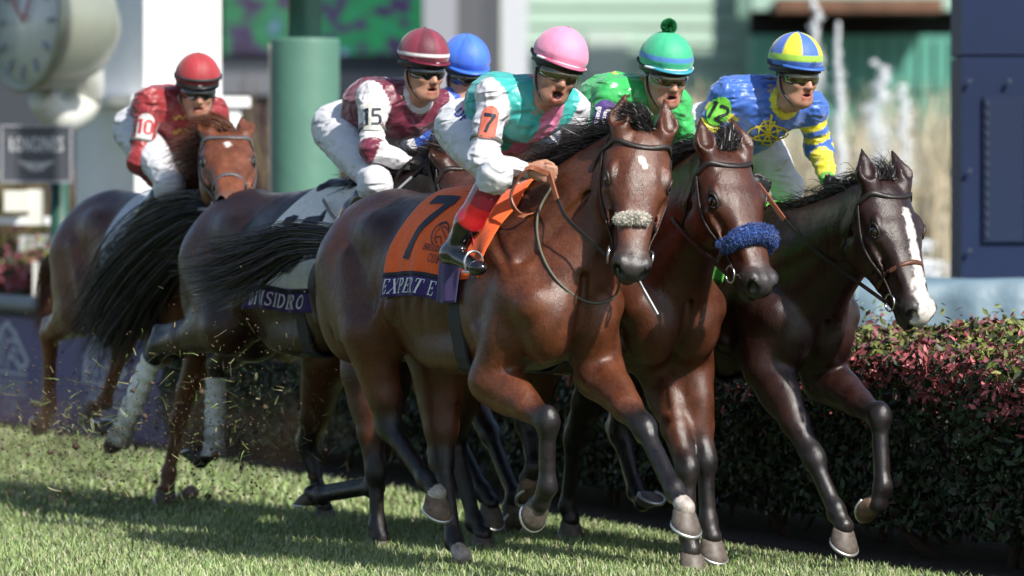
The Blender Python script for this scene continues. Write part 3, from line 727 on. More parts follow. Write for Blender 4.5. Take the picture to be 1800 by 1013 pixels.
class Drape:
    """cloth laid over the horse's back: point(a, s) with s = distance down from the spine (negative = right side)"""
    def __init__(self, hs, a0, a1, cut=88):
        self.bvh = hs['bvh']; self.A = np.linspace(a0, a1, 25); zc = 1.26 + hs['cfg'].get('dz', 0); self.S = np.linspace(-1.0, 1.0, 121); self.tab = np.zeros((25, 121, 3))
        for i, a in enumerate(self.A):
            ph = np.radians(np.linspace(-cut, cut, 61)); pts = []
            for p in ph:
                d = np.array([0, math.sin(p), math.cos(p)]); o = np.array([a, 0, zc]) + d * 1.0
                hit = self.bvh.ray_cast(Vector(o), Vector(-d), 1.5)
                pts.append(np.array(hit[0]) if hit[0] is not None else np.array([a, 0, zc]) + d * .3)
            pts = np.array(pts); ds = np.r_[0, np.cumsum(np.linalg.norm(np.diff(pts, axis=0), axis=1))]; ds -= ds[30]
            for k in range(3): self.tab[i, :, k] = np.interp(self.S, ds, pts[:, k])
            for j, s in enumerate(self.S):
                if s > ds[-1]: self.tab[i, j] = pts[-1] + np.array([0, .10 * (s - ds[-1]), -(s - ds[-1])])
                if s < ds[0]: self.tab[i, j] = pts[0] + np.array([0, .10 * (s - ds[0]), -(ds[0] - s)])
        for _ in range(3): self.tab[1:-1] = self.tab[1:-1] * .5 + (self.tab[:-2] + self.tab[2:]) * .25
    def raw(self, a, s):
        a = np.clip((np.asarray(a) - self.A[0]) / (self.A[-1] - self.A[0]) * 24, 0, 23.999); s = np.clip((np.asarray(s) + 1) / 2 * 120, 0, 119.999)
        i = a.astype(int); j = s.astype(int); fa = (a - i)[:, None]; fs = (s - j)[:, None]; t = self.tab
        return (t[i, j] * (1 - fs) + t[i, j + 1] * fs) * (1 - fa) + (t[i + 1, j] * (1 - fs) + t[i + 1, j + 1] * fs) * fa
    def at(self, a, s, off):
        e = .02; N = np.cross(self.raw(a + e, s) - self.raw(a - e, s), self.raw(a, s + e) - self.raw(a, s - e)); N /= np.linalg.norm(N, axis=1)[:, None] + 1e-9
        w = sstep(.18, .6, np.abs(s)) * (.010 * np.sin(np.asarray(a) * 26 + np.asarray(s) * 4) + .006 * np.sin(np.asarray(a) * 57 + 1 + np.asarray(s) * 9))
        return self.raw(a, s) + N * (off + w)[:, None] if np.ndim(off) else self.raw(a, s) + N * (off + w)[:, None]
    def patch(self, name, aback, afront, s0, s1, mt, parent, off=.014, na=40, ns=50, th=.004):
        """aback(s), afront(s): the slanting edges"""
        S, U = np.meshgrid(np.linspace(s0, s1, ns), np.linspace(0, 1, na), indexing='ij'); S = S.ravel(); U = U.ravel()
        A = aback(S) + (afront(S) - aback(S)) * U
        V = self.at(A, S, off); V2 = self.at(A, S, off - th); n = len(V)
        F = []
        for i in range(ns - 1):
            for j in range(na - 1):
                a = i * na + j; F.append((a, a + 1, a + na + 1, a + na)); F.append((n + a, n + a + na, n + a + na + 1, n + a + 1))
        edge = [i * na for i in range(ns)] + [(ns - 1) * na + j for j in range(1, na)] + [i * na + na - 1 for i in range(ns - 2, -1, -1)] + [j for j in range(na - 2, 0, -1)]
        for p, q in zip(edge, edge[1:] + edge[:1]): F.append((p, q, n + q, n + p))
        return obj(name, np.vstack([V, V2]), F, mt, parent)
    def print(self, name, V2, F, a0, s0, mt, parent, off=.0165, shear=0.0, sgn=1):
        """flat print: x runs along the horse, y up the cloth (right side)"""
        A = a0 + sgn * V2[:, 0] + shear * V2[:, 1]; S = s0 + V2[:, 1]
        return obj(name, self.at(A, S, off), F, mt, parent)
def cloth_set(hs, color, s_bot=.60, slant=.18, a_back=-.56, a_front=.12, strip=None, strip_h=.085, strip_front=None):
    root = hs['root']; d = Drape(hs, -1.05, .30); hs['drape'] = d
    m = mat('cloth ' + str(color), color, .75, spec=.2, sheen=.2, noise=.08, nscale=30, bump=.25, bscale=300)
    ab = lambda s: a_back - slant * np.maximum(np.abs(s) - .1, 0); af = lambda s: a_front - slant * .75 * np.maximum(np.abs(s) - .15, 0)
    o = d.patch('saddlecloth', ab, af, -s_bot, s_bot, m, root)
    hs['ab'], hs['af'], hs['s_bot'] = ab, af, s_bot
    if strip:
        ms = mat('cloth strip ' + str(strip), strip, .7, spec=.2, sheen=.15, bump=.2, bscale=300)
        d.patch('name_strip', ab, (lambda s: af(s) * 0 + strip_front) if strip_front is not None else af, -s_bot - strip_h, -s_bot + .002, ms, o, off=.016, ns=6)
        d.patch('strip_piping', ab, (lambda s: af(s) * 0 + strip_front) if strip_front is not None else af, -s_bot - .001, -s_bot + .016, mat('cloth piping', (.012, .012, .02), .7), o, off=.0185, ns=3)
    # girth
    P = []
    zc = 1.2
    for p in np.radians(np.linspace(-84, -276, 34)):
        dd = np.array([0, math.sin(p), math.cos(p)]); a = -.10
        hit = hs['bvh'].ray_cast(Vector(np.array([a, 0, zc]) + dd), Vector(-dd), 1.5); P.append(np.array(hit[0]) + dd * .006 if hit[0] is not None else np.array([a, 0, zc]) + dd * .36)
    P = np.array(P); N = P - np.array([-.10, 0, zc]); N /= np.linalg.norm(N, axis=1)[:, None]
    V, F = ribbon(P, N, .095, .01); obj('girth', V, F, mat('girth web', (.014, .013, .02), .65, bump=.3, bscale=200), root, smooth=False)
    # racing saddle
    s = SDF((-.5, -.26, 1.35), (.2, .26, 1.85), .012)
    top = lambda a: float(d.raw(np.array([a]), np.array([0.0]))[0][2])
    s.cone((-.24, 0, top(-.24) + .0), (.02, 0, top(.02) - .005), .045, .04, .04); s.cone((-.24, -.06, top(-.24) - .01), (-.24, .06, top(-.24) - .01), .03, .03, .03); s.cone((.02, -.05, top(.02) - .01), (.02, .05, top(.02) - .01), .03, .03, .03)
    V, F = s.mesh(); obj('saddle', V, F, mat('saddle leather', (.02, .02, .028), .35, bump=.15, bscale=150), root)
    return o
# ------------------------------------------------------------------ ground, hedge and the place behind
def sheet(name, P, z, m, kind='structure'):
    o = obj(name, [(x, y, z) for x, y in P], [tuple(range(len(P)))], m); tag(o, kind=kind); return o
TH2 = R(66.4); FH = np.array([math.cos(TH2), -math.sin(TH2), 0.0]); LH = np.array([math.sin(TH2), math.cos(TH2), 0.0])      # along the hedge, away from the course
def fc(f, c): p = FH * f + LH * c; return (p[0], p[1])
EDGE = 1.14      # where the turf ends and the mulch under the hedge begins
grass_base = mat('turf soil', (.06, .085, .025), .95, noise=.5, nscale=3, bump=.6, bscale=60)
sheet('ground', [(-260, -40), (260, -40), (260, 420), (-260, 420)], -.012, mat('far ground', (.10, .085, .05), .95, noise=.4, nscale=.6))
sheet('turf_course', [fc(-60, EDGE), fc(30, EDGE), fc(30, -25), fc(-60, -25)], 0.0, grass_base)
sheet('mulch_bed', [fc(-60, EDGE + 2.2), fc(30, EDGE + 2.2), fc(30, EDGE - .05), fc(-60, EDGE - .05)], -.004, mat('mulch', (.022, .014, .010), .95, noise=.7, nscale=8, bump=1.0, bscale=40, bump_dist=.03))
# turf blades: everything the lens can see, denser close by
def blades(n, f0, f1, c0, c1, hmin, hmax, w, seed, name, label):
    rs = np.random.default_rng(seed); f = f0 + (f1 - f0) * rs.random(n); c = c0 + (c1 - c0) * rs.random(n); X = f[:, None] * FH[None, :2] + c[:, None] * LH[None, :2]
    D = X[:, 1] + 20; keep = (np.abs(X[:, 0]) < D * .125) & (D > 17.4); X = X[keep]; n = len(X); D = D[keep]
    pat = fbm(np.c_[X * .9, np.zeros(n)], 3); h = (hmin + (hmax - hmin) * rs.random(n) ** 1.6) * (1 + .7 * pat); a = rs.random(n) * 6.28; lean = (.25 + .55 * rs.random(n)) * h
    dr = np.c_[np.cos(a), np.sin(a)]; b = a + 1.57 + rs.normal(0, .5, n); wd = np.c_[np.cos(b), np.sin(b)] * (w * (.6 + .8 * rs.random(n)))[:, None] * .5
    z0 = np.zeros(n); P0 = np.c_[X - wd, z0 - .004]; P1 = np.c_[X + wd, z0 - .004]; m = X + dr * lean[:, None] * .35; P2 = np.c_[m + wd * .8, h * .6]; P3 = np.c_[m - wd * .8, h * .6]; P4 = np.c_[X + dr * lean[:, None], h * (.95 - .2 * rs.random(n))]
    V = np.stack([P0, P1, P2, P3, P4], 1).reshape(-1, 3); i = np.arange(n) * 5
    F = np.concatenate([np.stack([i, i + 1, i + 2], 1), np.stack([i, i + 2, i + 3], 1), np.stack([i + 3, i + 2, i + 4], 1)])
    base = np.array([(.245, .335, .125)]) * (1 + .5 * rs.normal(0, .45, (n, 1))) ; dry = rs.random(n) < .22; base[dry] = (.42, .41, .26); base = np.clip(base * (1 + .5 * pat[:, None]) + rs.normal(0, .012, (n, 3)), .01, .5)
    C = np.repeat(base, 5, 0); o = obj(name, V, F, mat('grass blade', attr=True, rough=.45, spec=.35), smooth=False, col=C)
    nt = MATS['grass blade'].node_tree; tag(o, label, 'grass', kind='stuff'); return o
blades(220000, -2.6, 3.2, -3.4, EDGE + .06, .016, .066, .0045, 21, 'turf_grass', 'mown green turf under the galloping horses')
blades(110000, -15, -2.6, -3.6, EDGE + .10, .022, .075, .008, 22, 'turf_grass', 'mown green turf behind the last horse')
# ---- hedge: rounded top, red new growth, bare stems at the foot
def leaf_cloud(P, N, size, C, seed, mname, rough=.45):
    rs = np.random.default_rng(seed); n = len(P); r = rs.normal(0, 1, (n, 3)); d = N * .7 + r * .75; d /= np.linalg.norm(d, axis=1)[:, None]
    u = np.cross(d, rs.normal(0, 1, (n, 3))); u /= np.linalg.norm(u, axis=1)[:, None] + 1e-9; v = np.cross(d, u); s = size * (.55 + .9 * rs.random(n))[:, None]
    V = np.stack([P - u * s, P + v * s * .45 + d * s * .12, P + u * s, P - v * s * .45 + d * s * .12], 1).reshape(-1, 3); i = np.arange(n) * 4
    F = np.concatenate([np.stack([i, i + 1, i + 2], 1), np.stack([i, i + 2, i + 3], 1)])
    return V, F, np.repeat(C, 4, 0)
HC0, HC1, HTOP = 1.55, 2.75, .82
def hedge(f0, f1, n, seed, label, leafsz=.021, c0=HC0, c1=HC1, top=HTOP, red=.55):
    root = empty('hedge', (*fc((f0 + f1) / 2, (c0 + c1) / 2), 0)); tag(root, label, 'hedge', 'clipped hedges along the course')
    inv = np.array([*fc((f0 + f1) / 2, (c0 + c1) / 2), 0.0]); rs = np.random.default_rng(seed); cm, hw = (c0 + c1) / 2, (c1 - c0) / 2
    f = f0 + (f1 - f0) * rs.random(n); t = rs.random(n); 
    # section: near face, then over the top
    side = t < .55; z = np.where(side, .12 + (top - .12) * (t / .55) ** .9, 0); th = (t - .55) / .45 * math.pi * .62
    c = np.where(side, c0 + .0, cm - hw * np.cos(th)); z = np.where(side, z, top + .14 * np.sin(th)); Nc = np.where(side, -1, -np.cos(th)); Nz = np.where(side, .15, np.sin(th))
    bump = fbm(np.c_[f * 2.2, c * 2.2, z * 3], 3) * .14; dep = rs.random(n) ** 2 * .22; c = c + Nc * (bump - dep) + 0 * c; z = np.maximum(z + Nz * (bump * .8 - dep * .7), .03 + .20 * rs.random(n))
    P = f[:, None] * FH + c[:, None] * LH; P[:, 2] = z; N = Nc[:, None] * LH + np.array([0, 0, 1.0]) * Nz[:, None] + FH * .1
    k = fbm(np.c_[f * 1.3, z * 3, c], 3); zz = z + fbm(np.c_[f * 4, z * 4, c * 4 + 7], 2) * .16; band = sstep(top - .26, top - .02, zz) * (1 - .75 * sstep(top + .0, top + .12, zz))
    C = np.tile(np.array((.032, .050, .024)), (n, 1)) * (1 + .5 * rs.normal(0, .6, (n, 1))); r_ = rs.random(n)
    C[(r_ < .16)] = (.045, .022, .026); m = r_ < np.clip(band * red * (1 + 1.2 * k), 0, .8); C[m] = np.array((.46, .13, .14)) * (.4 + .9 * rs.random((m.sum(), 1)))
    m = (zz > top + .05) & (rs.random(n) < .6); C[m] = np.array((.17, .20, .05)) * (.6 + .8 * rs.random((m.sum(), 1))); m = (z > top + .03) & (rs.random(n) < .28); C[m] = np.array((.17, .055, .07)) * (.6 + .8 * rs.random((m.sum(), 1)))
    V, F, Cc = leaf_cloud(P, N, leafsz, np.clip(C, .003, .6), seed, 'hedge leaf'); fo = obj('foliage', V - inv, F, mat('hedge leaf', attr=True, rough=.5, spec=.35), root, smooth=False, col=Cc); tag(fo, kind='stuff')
    # dark woody core and the stems at the foot
    for a in np.arange(f0 + .1, f1, .22):
        cc = c0 + .15 + rs.random() * .5; p0 = np.array([*fc(a + rs.normal(0, .05), cc), -.02]); p1 = p0 + np.array([rs.normal(0, .09), rs.normal(0, .09), .22]); p2 = p1 + np.array([rs.normal(0, .12), rs.normal(0, .12), .35])
        MB().tube(smooth_path([p0, p1, p2], 6) - inv, np.linspace(.02, .009, 6) * (.6 + .8 * rs.random()), 6).build('stem', mat('hedge wood', (.05, .035, .025), .9, bump=.6, bscale=60), root)
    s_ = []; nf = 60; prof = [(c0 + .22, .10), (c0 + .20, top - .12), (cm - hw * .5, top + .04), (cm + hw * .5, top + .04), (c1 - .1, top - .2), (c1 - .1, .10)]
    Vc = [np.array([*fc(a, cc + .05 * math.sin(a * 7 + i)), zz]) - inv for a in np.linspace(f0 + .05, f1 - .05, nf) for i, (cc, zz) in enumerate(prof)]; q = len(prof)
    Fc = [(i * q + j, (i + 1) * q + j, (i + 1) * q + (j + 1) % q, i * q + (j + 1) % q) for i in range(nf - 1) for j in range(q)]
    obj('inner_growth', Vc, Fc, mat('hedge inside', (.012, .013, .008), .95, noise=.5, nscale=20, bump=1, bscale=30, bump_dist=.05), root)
    # long sprigs standing out of the top
    ns = 260; ff = f0 + (f1 - f0) * rs.random(ns); cc = c0 + .1 + (c1 - c0) * .8 * rs.random(ns); Pt, Ct = [], []
    for a, b in zip(ff, cc):
        p = np.array([*fc(a, b), top + .08]); d = np.array([rs.normal(0, .25), rs.normal(0, .25), 1]); L = .06 + .14 * rs.random()
        for q_ in np.linspace(.1, 1, 8): Pt.append(p + d * L * q_ + rs.normal(0, .008, 3)); Ct.append(np.array((.20, .24, .07)) * (.6 + .7 * rs.random()) if rs.random() < .6 else np.array((.20, .07, .08)))
    Pt = np.array(Pt); V, F, Cc = leaf_cloud(Pt, np.tile((0, 0, 1.0), (len(Pt), 1)), leafsz * .8, np.array(Ct), seed + 5, 'hedge leaf'); sp_ = obj('new_shoots', V - inv, F, MATS['hedge leaf'], root, smooth=False, col=Cc); tag(sp_, kind='stuff')
hedge(-9.0, 3.6, 90000, 31, 'long dark hedge with red-tipped leaves running behind the horses to the right edge', leafsz=.023)
# ------------------------------------------------------------------ the infield behind: clock, pillar, posts, screen, buildings, fountain
def boxw(c, s, rz=0.0):
    c = np.array(c, float); m = MB(); a = rz; m.box((0, 0, 0), s, [[math.cos(a), -math.sin(a), 0], [math.sin(a), math.cos(a), 0], [0, 0, 1]]); return m, c
def thing_box(name, label, cat, m_, c, s, rz=0.0, group=None):
    m, c = boxw(c, s, rz); o = m.build(name, m_, None, smooth=False); o.location = c; tag(o, label, cat, group); return o
def part_box(name, parent, m_, c, s, rz=0.0):
    """c in world coordinates"""
    m, c = boxw(c, s, rz); o = m.build(name, m_, parent, smooth=False); o.location = np.array(c) - np.array(parent.location); return o
def span(x0, x1, y0, y1, Y):
    """centre and size of an upright rectangle seen between those pixels at depth Y"""
    a = at_depth(x0, y1, Y); b = at_depth(x1, y0, Y); return (a + b) / 2, b - a
white = mat('white render', (.78, .79, .80), .6, noise=.05, nscale=4, bump=.1, bscale=30)
# pillar
p = at_depth(278, 330, 14); root = empty('pillar', (p[0], 14.0, 0)); tag(root, 'white square pillar behind the jockey in dark red', 'pillar')
part_box('shaft', root, white, (p[0] + .02, 14, 4.4), (.64, .64, 4.4), R(34)); part_box('plinth', root, white, (p[0], 14, 1.1), (.88, .88, 2.2), R(34)); part_box('plinth_cap', root, white, (p[0], 14, 2.235), (.98, .98, .07), R(34))
# clock on a rounded housing
cn = norm((-.80, -.58, .06)); c0 = at_depth(50, 38, 12.6); root = empty('clock', c0); tag(root, 'large round clock in a grey-green metal housing at the left edge', 'clock')
e1 = norm(np.cross((0, 0, 1), cn)); e2 = np.cross(cn, e1); CM = np.stack([e1, e2, cn], 1)
def clk(prof, name, m_, parent, off=0, n=48):
    V, F = lathe_mesh(prof, n); V = V @ CM.T + cn * off; return obj(name, V, F, m_, parent)
metal = mat('clock metal', (.30, .32, .26), .38, metal=.35, noise=.1, nscale=3)
clk([(.001, -.66), (.18, -.64), (.34, -.52), (.45, -.30), (.49, -.05), (.50, .02), (.47, .04), (.44, .0)], 'housing', metal, root)
face = clk([(.001, .0), (.44, .0), (.44, -.02)], 'dial', mat('clock dial', (.62, .63, .62), .25, spec=.6, noise=.08, nscale=5), root, .012)
mk = mat('clock marks', (.18, .22, .30), .5)
for k in range(12):
    a = k * math.pi / 6; m = MB(); rr = .36; d = np.array([math.cos(a), math.sin(a), 0]); m.box((0, 0, 0), (.10, .028, .01), [[d[0], -d[1], 0], [d[1], d[0], 0], [0, 0, 1]]); V = (np.concatenate(m.V) + d * rr) @ CM.T + cn * .030; obj('hour_mark', V, m.F, mk, face, smooth=False)
for L, a, cc in ((.22, 1.1, 'hand_hour'), (.33, 2.4, 'hand_minute')):
    d = np.array([math.cos(a), math.sin(a), 0]); m = MB(); m.box((0, 0, 0), (L, .022, .01), [[d[0], -d[1], 0], [d[1], d[0], 0], [0, 0, 1]]); V = (np.concatenate(m.V) + d * L * .45) @ CM.T + cn * .045; obj('clock_hand', V, m.F, mat('clock hand', (.40, .12, .10), .5), face, smooth=False)
V, F = tube_mesh(smooth_path([at_depth(112, 60, 13.1), at_depth(138, 120, 13.3), at_depth(140, 180, 13.5), at_depth(105, 205, 13.0), at_depth(70, 170, 12.8)], 24) - c0, np.linspace(.20, .10, 24), 16); obj('bracket', V, F, mat('clock bracket', (.66, .67, .62), .45), root)
# name plaque
c, s = span(4, 125, 222, 320, 12.4); root = thing_box('plaque', 'dark grey plaque with pale lettering below the clock', 'sign', mat('plaque', (.055, .06, .075), .6), c, (s[0], .05, s[2])); LX = mat('plaque lettering', (.60, .61, .63), .5)
fm = MB()
for (dx, dz, sx, sz) in ((0, s[2] / 2, s[0] + .03, .016), (0, -s[2] / 2, s[0] + .03, .016), (s[0] / 2, 0, .016, s[2]), (-s[0] / 2, 0, .016, s[2])):
    m = MB().box((dx, -.014, dz), (sx, .052, sz)); m.build('frame_bar', mat('plaque frame', (.26, .27, .30), .4), root, smooth=False)
V2, F, w = text2d('LONGINES', SERIF, .095, gap=.08, bold=1.4, sx=.66); V = np.c_[V2[:, 0] - w / 2, np.full(len(V2), -.030), V2[:, 1] + .02]; obj('lettering', V, F, LX, root)
V, F = [], []
for sgn in (-1, 1):
    for k in range(3):
        v, f = strip2d([(sgn * .012, -.07 - k * .018), (sgn * (.12 - k * .03), -.055 - k * .024)], .010); F += [tuple(i + len(V) for i in q) for q in f]; V += [(x, -.030, z) for x, z in v]
v, f = strip2d([(-.02, -.055), (.02, -.055), (-.016, -.125), (.016, -.125), (-.02, -.055)], .008); F += [tuple(i + len(V) for i in q) for q in f]; V += [(x, -.030, z) for x, z in v]
obj('winged_emblem', V, F, LX, root)
c, s = span(88, 122, 318, 470, 12.6); V, F = lathe_mesh([(s[0] / 2, 0), (s[0] / 2, 1.75)], 20); o = obj('post', V, F, mat('dark green paint', (.02, .075, .055), .45)); o.location = (c[0], 12.6, 0); tag(o, 'short dark green post under the plaque', 'post')
# rail with a small white box on a stem by the hedge
c, s = span(-60, 150, 381, 395, 13.6); root = thing_box('rail', 'white horizontal rail below the plaque at the left edge', 'rail', white, (c[0], 13.6, c[2]), (s[0], .06, s[2]))
c, s = span(15, 50, 335, 372, 12.2); c2, s2 = span(50, 76, 333, 396, 12.2); root = empty('fixture_post', (c2[0], 12.2, 0)); tag(root, 'small white box on a short stem at the left edge', 'fixture')
ivory = mat('ivory paint', (.68, .67, .60), .5); part_box('fixture_head', root, ivory, (c[0], 12.2, c[2]), (s[0] + .04, .2, s[2])); part_box('body', root, ivory, (c2[0], 12.2, c2[2]), (s2[0], .14, s2[2])); part_box('stem', root, ivory, (c2[0], 12.2, .55), (.04, .04, 1.1))
c, s = span(60, 132, 396, 470, 14.2); thing_box('low_wall', 'pale grey low wall behind the red shrubs at left', 'wall', mat('grey wall', (.42, .44, .46), .7), (c[0] + .05, 14.2, c[2] / 2), (s[0] + .3, .2, c[2] + s[2] / 2))
# advertising banner along the course with a dark rail on top
B0, B1 = fc(-13.6, 1.66), fc(-9.15, 1.66); bl = math.hypot(B1[0] - B0[0], B1[1] - B0[1]); bz = math.atan2(B1[1] - B0[1], B1[0] - B0[0]); bc = ((B0[0] + B1[0]) / 2, (B0[1] + B1[1]) / 2)
root = empty('banner', (*bc, 0), bz); tag(root, 'purple banner with a white horse head drawing at the left edge', 'banner')
MB().box((0, 0, .37), (bl, .03, .74)).build('panel', mat('purple banner', (.075, .055, .19), .6, noise=.12, nscale=2), root, smooth=False)
V, F = tube_mesh([(-bl / 2, 0, .80), (bl / 2, 0, .80)], .075, 14); obj('top_rail', V, F, mat('dark rail', (.02, .03, .045), .5), root)
wp = mat('banner print', (.50, .50, .58), .7)
def ban(strokes, x0, z0, kx, k, name):
    V, F, n = [], [], 0
    for pts, w in strokes:
        v, f = strip2d(pts, w, .04); F += [tuple(i + n for i in q) for q in f]; n += len(v); V += [(x0 + kx * x, -.019, z0 + k * z) for x, z in v]
    obj(name, V, F, wp, root)
def ban_x(px_):
    d = ray(px_, 640); e = np.array([math.cos(bz), math.sin(bz)]); n_ = np.array([-e[1], e[0]]); t = ((np.array(bc) - CAM[:2]) @ n_) / (d[:2] @ n_); return float((CAM[:2] + d[:2] * t - np.array(bc)) @ e)
hk = [([(-.5, .0), (-.45, .45), (-.2, .85), (-.05, 1.0), (.02, .86), (.12, .80), (.34, .42), (.46, .22), (.40, .10), (.26, .08), (.12, .26), (-.05, .30)], .085), ([(-.38, .05), (-.34, .40), (-.14, .74)], .06), ([(-.24, .05), (-.22, .32), (-.08, .58), (.08, .66)], .055), ([(-.08, .0), (-.06, .2), (.1, .48), (.24, .36)], .05), ([(-.55, -.06), (.45, -.06)], .06), (_arc(.12, .60, .05, .035, 0, 360, 12), .03)]
for xc in (ban_x(22), ban_x(190)):
    ban(hk, xc, .36, .85, .33, 'horse_head_drawing')
    V2, F, w = text2d('BREEDERS', SERIF, .11, gap=.1, bold=1.3, sx=1.1); obj('banner_lettering', [(x + xc - w / 2, -.019, z + .19) for x, z in V2], F, wp, root); V2, F, w = text2d('CUP', SERIF, .11, gap=.1, bold=1.3, sx=1.2); obj('banner_lettering', [(x + xc - w / 2, -.019, z + .05) for x, z in V2], F, wp, root)
hedge(-16.5, -9.0, 16000, 41, 'hedge with pinkish red leaves above the purple banner', leafsz=.05, c0=2.05, c1=3.1, top=1.0, red=1.3)
# padded green post and the thinner one standing in it
c, s = span(475, 597, 65, 400, 10); root = empty('padded_post', (c[0], 10.0, 0)); tag(root, 'thick pale green padded post left of the maroon-capped jockey', 'post')
r = s[0] / 2; V, F = lathe_mesh([(r * .99, 0), (r, .05), (r, 2.545), (r * .985, 2.565), (r * .5, 2.57)], 40); obj('padding', V, F, mat('green padding', (.085, .20, .15), .55, noise=.08, nscale=3, bump=.3, bscale=12), root)
V, F = lathe_mesh([(.108, 2.4), (.108, 6.5)], 28); obj('steel_pole', V, F, mat('green steel', (.05, .12, .105), .4), root)
MB().box((-r * .97, -r * .28, 1.28), (.02, .03, 2.5)).build('lacing', mat('pale lacing', (.45, .42, .36), .8), root, smooth=False)
# screen house
Yb = 50; dk = mat('dark cladding', (.035, .042, .055), .6)
c, s = span(-160, 748, -250, 525, Yb); root = empty('screen_house', (c[0], Yb, 0)); tag(root, 'dark screen house with a lit green and purple display', 'building')
part_box('wall', root, dk, (c[0], Yb, 4.6), (s[0], 2.0, 9.2))
c, s = span(392, 742, -250, 96, Yb - 1.1)
sm = bpy.data.materials.new('display'); sm.use_nodes = True; nt = sm.node_tree; b = nt.nodes['Principled BSDF']; tc = nt.nodes.new('ShaderNodeTexCoord'); mp = nt.nodes.new('ShaderNodeMapping'); mp.inputs['Scale'].default_value = (2.2, 1, 3.2); nt.links.new(tc.outputs['Object'], mp.inputs[0])
nz = nt.nodes.new('ShaderNodeTexNoise'); nz.inputs['Scale'].default_value = 1.0; nz.inputs['Detail'].default_value = 5; nt.links.new(mp.outputs[0], nz.inputs['Vector'])
cr = nt.nodes.new('ShaderNodeValToRGB'); nt.links.new(nz.outputs['Fac'], cr.inputs[0]); E = cr.color_ramp.elements; E[0].position = .30; E[0].color = (.02, .01, .05, 1); E[1].position = .72; E[1].color = (.25, .5, .6, 1)
for pos, cc in ((.42, (.06, .03, .13, 1)), (.47, (.01, .20, .08, 1)), (.58, (.015, .28, .10, 1)), (.63, (.03, .12, .25, 1))): q = E.new(pos); q.color = cc
nt.links.new(cr.outputs[0], b.inputs['Emission Color']); b.inputs['Emission Strength'].default_value = .55; b.inputs['Base Color'].default_value = (.01, .01, .01, 1)
o = part_box('display', root, sm, (c[0], Yb - 1.06, c[2]), (s[0], .06, s[2]))
c, s = span(384, 748, 128, 168, Yb - 1.1); part_box('ledge', root, mat('grey ledge', (.13, .14, .16), .5), (c[0], Yb - 1.2, c[2]), (s[0], .4, s[2]))
# steel columns
for x0, x1, cc, lb in ((745, 803, (.28, .29, .33), 'mid grey steel column at the right end of the display'), (846, 880, (.07, .075, .09), 'dark narrow steel column behind the blue cap'), (884, 928, (.50, .52, .56), 'light grey steel column left of the pink cap')):
    c, s = span(x0, x1, -250, 520, 47); thing_box('steel_column', lb, 'column', mat('column %d' % x0, cc, .5), (c[0], 47, 4.6), (s[0], .6, 9.2), group='steel columns behind the jockeys')
c, s = span(800, 850, -250, 520, 49.5); thing_box('wall_panel', 'dark grey wall between the steel columns', 'wall', mat('panel grey', (.10, .105, .12), .6), (c[0], 49.5, 4.6), (s[0] + .5, .3, 9.2))
# pale green building
Yg = 64; c, s = span(905, 1345, -300, 500, Yg); root = empty('pale_green_building', (c[0], Yg, 0)); tag(root, 'pale green clapboard building behind the pink and green caps', 'building'); pg = mat('pale green boards', (.36, .50, .41), .7, noise=.06, nscale=.8)
part_box('wall', root, pg, (c[0], Yg + .6, 5), (s[0], 1.0, 10))
bdm = None
for i, z in enumerate(np.arange(.15, 9.6, .34)):
    m = MB(); m.add([(-s[0] / 2, 0, 0), (s[0] / 2, 0, 0), (s[0] / 2, .05, .34), (-s[0] / 2, .05, .34), (-s[0] / 2, .09, 0), (s[0] / 2, .09, 0)], [(0, 1, 2, 3), (0, 4, 5, 1)])
    if bdm is None: o = m.build('board', pg, root, smooth=False); bdm = o.data
    else: o = bpy.data.objects.new('board', bdm); COL.objects.link(o); o.parent = root
    o.location = (0, -.02, z)
c1_, s1_ = span(1030, 1105, 55, 135, Yg - .1); part_box('window', root, mat('pale window', (.48, .58, .52), .4), (c1_[0], Yg - .04, c1_[2]), (s1_[0], .08, s1_[2]))
c1_, s1_ = span(1296, 1322, -300, 480, Yg - .6); part_box('downpipe', root, mat('green corner post', (.16, .27, .22), .5), (c1_[0], Yg - .3, 5), (s1_[0], .4, 10))
# teal building with a rusty canopy
Yt = 58; c, s = span(1322, 1760, -300, 500, Yt); root = empty('teal_building', (c[0], Yt, 0)); tag(root, 'teal green building with a dark opening under a rusty canopy', 'building'); tl = mat('teal boards', (.085, .30, .235), .6, noise=.1, nscale=.8)
zb = at_depth(1500, 62, Yt)[2]; zt = at_depth(1500, 18, Yt)[2]
part_box('wall', root, tl, (c[0], Yt + .5, zb / 2), (s[0], 1.0, zb)); part_box('upper_wall', root, mat('pale teal', (.32, .48, .40), .6), (c[0], Yt + .5, (zt + 10) / 2), (s[0], 1.0, 10 - zt)); part_box('dark_opening', root, mat('opening', (.012, .012, .012), .9), (c[0], Yt + .9, (zb + zt) / 2), (s[0], .4, zt - zb + .1))
c1_, s1_ = span(1365, 1655, -2, 22, Yt - 1); part_box('canopy', root, mat('rusty canopy', (.15, .075, .045), .8, noise=.4, nscale=2), (c1_[0], Yt - .6, c1_[2]), (s1_[0], 1.4, s1_[2]))
for i, x in enumerate(np.arange(1335, 1700, 28)):
    c1_, s1_ = span(x, x + 5, 62, 300, Yt); part_box('batten', root, tl, (c1_[0], Yt - .03, zb / 2 - .02), (s1_[0], .06, zb - .1))
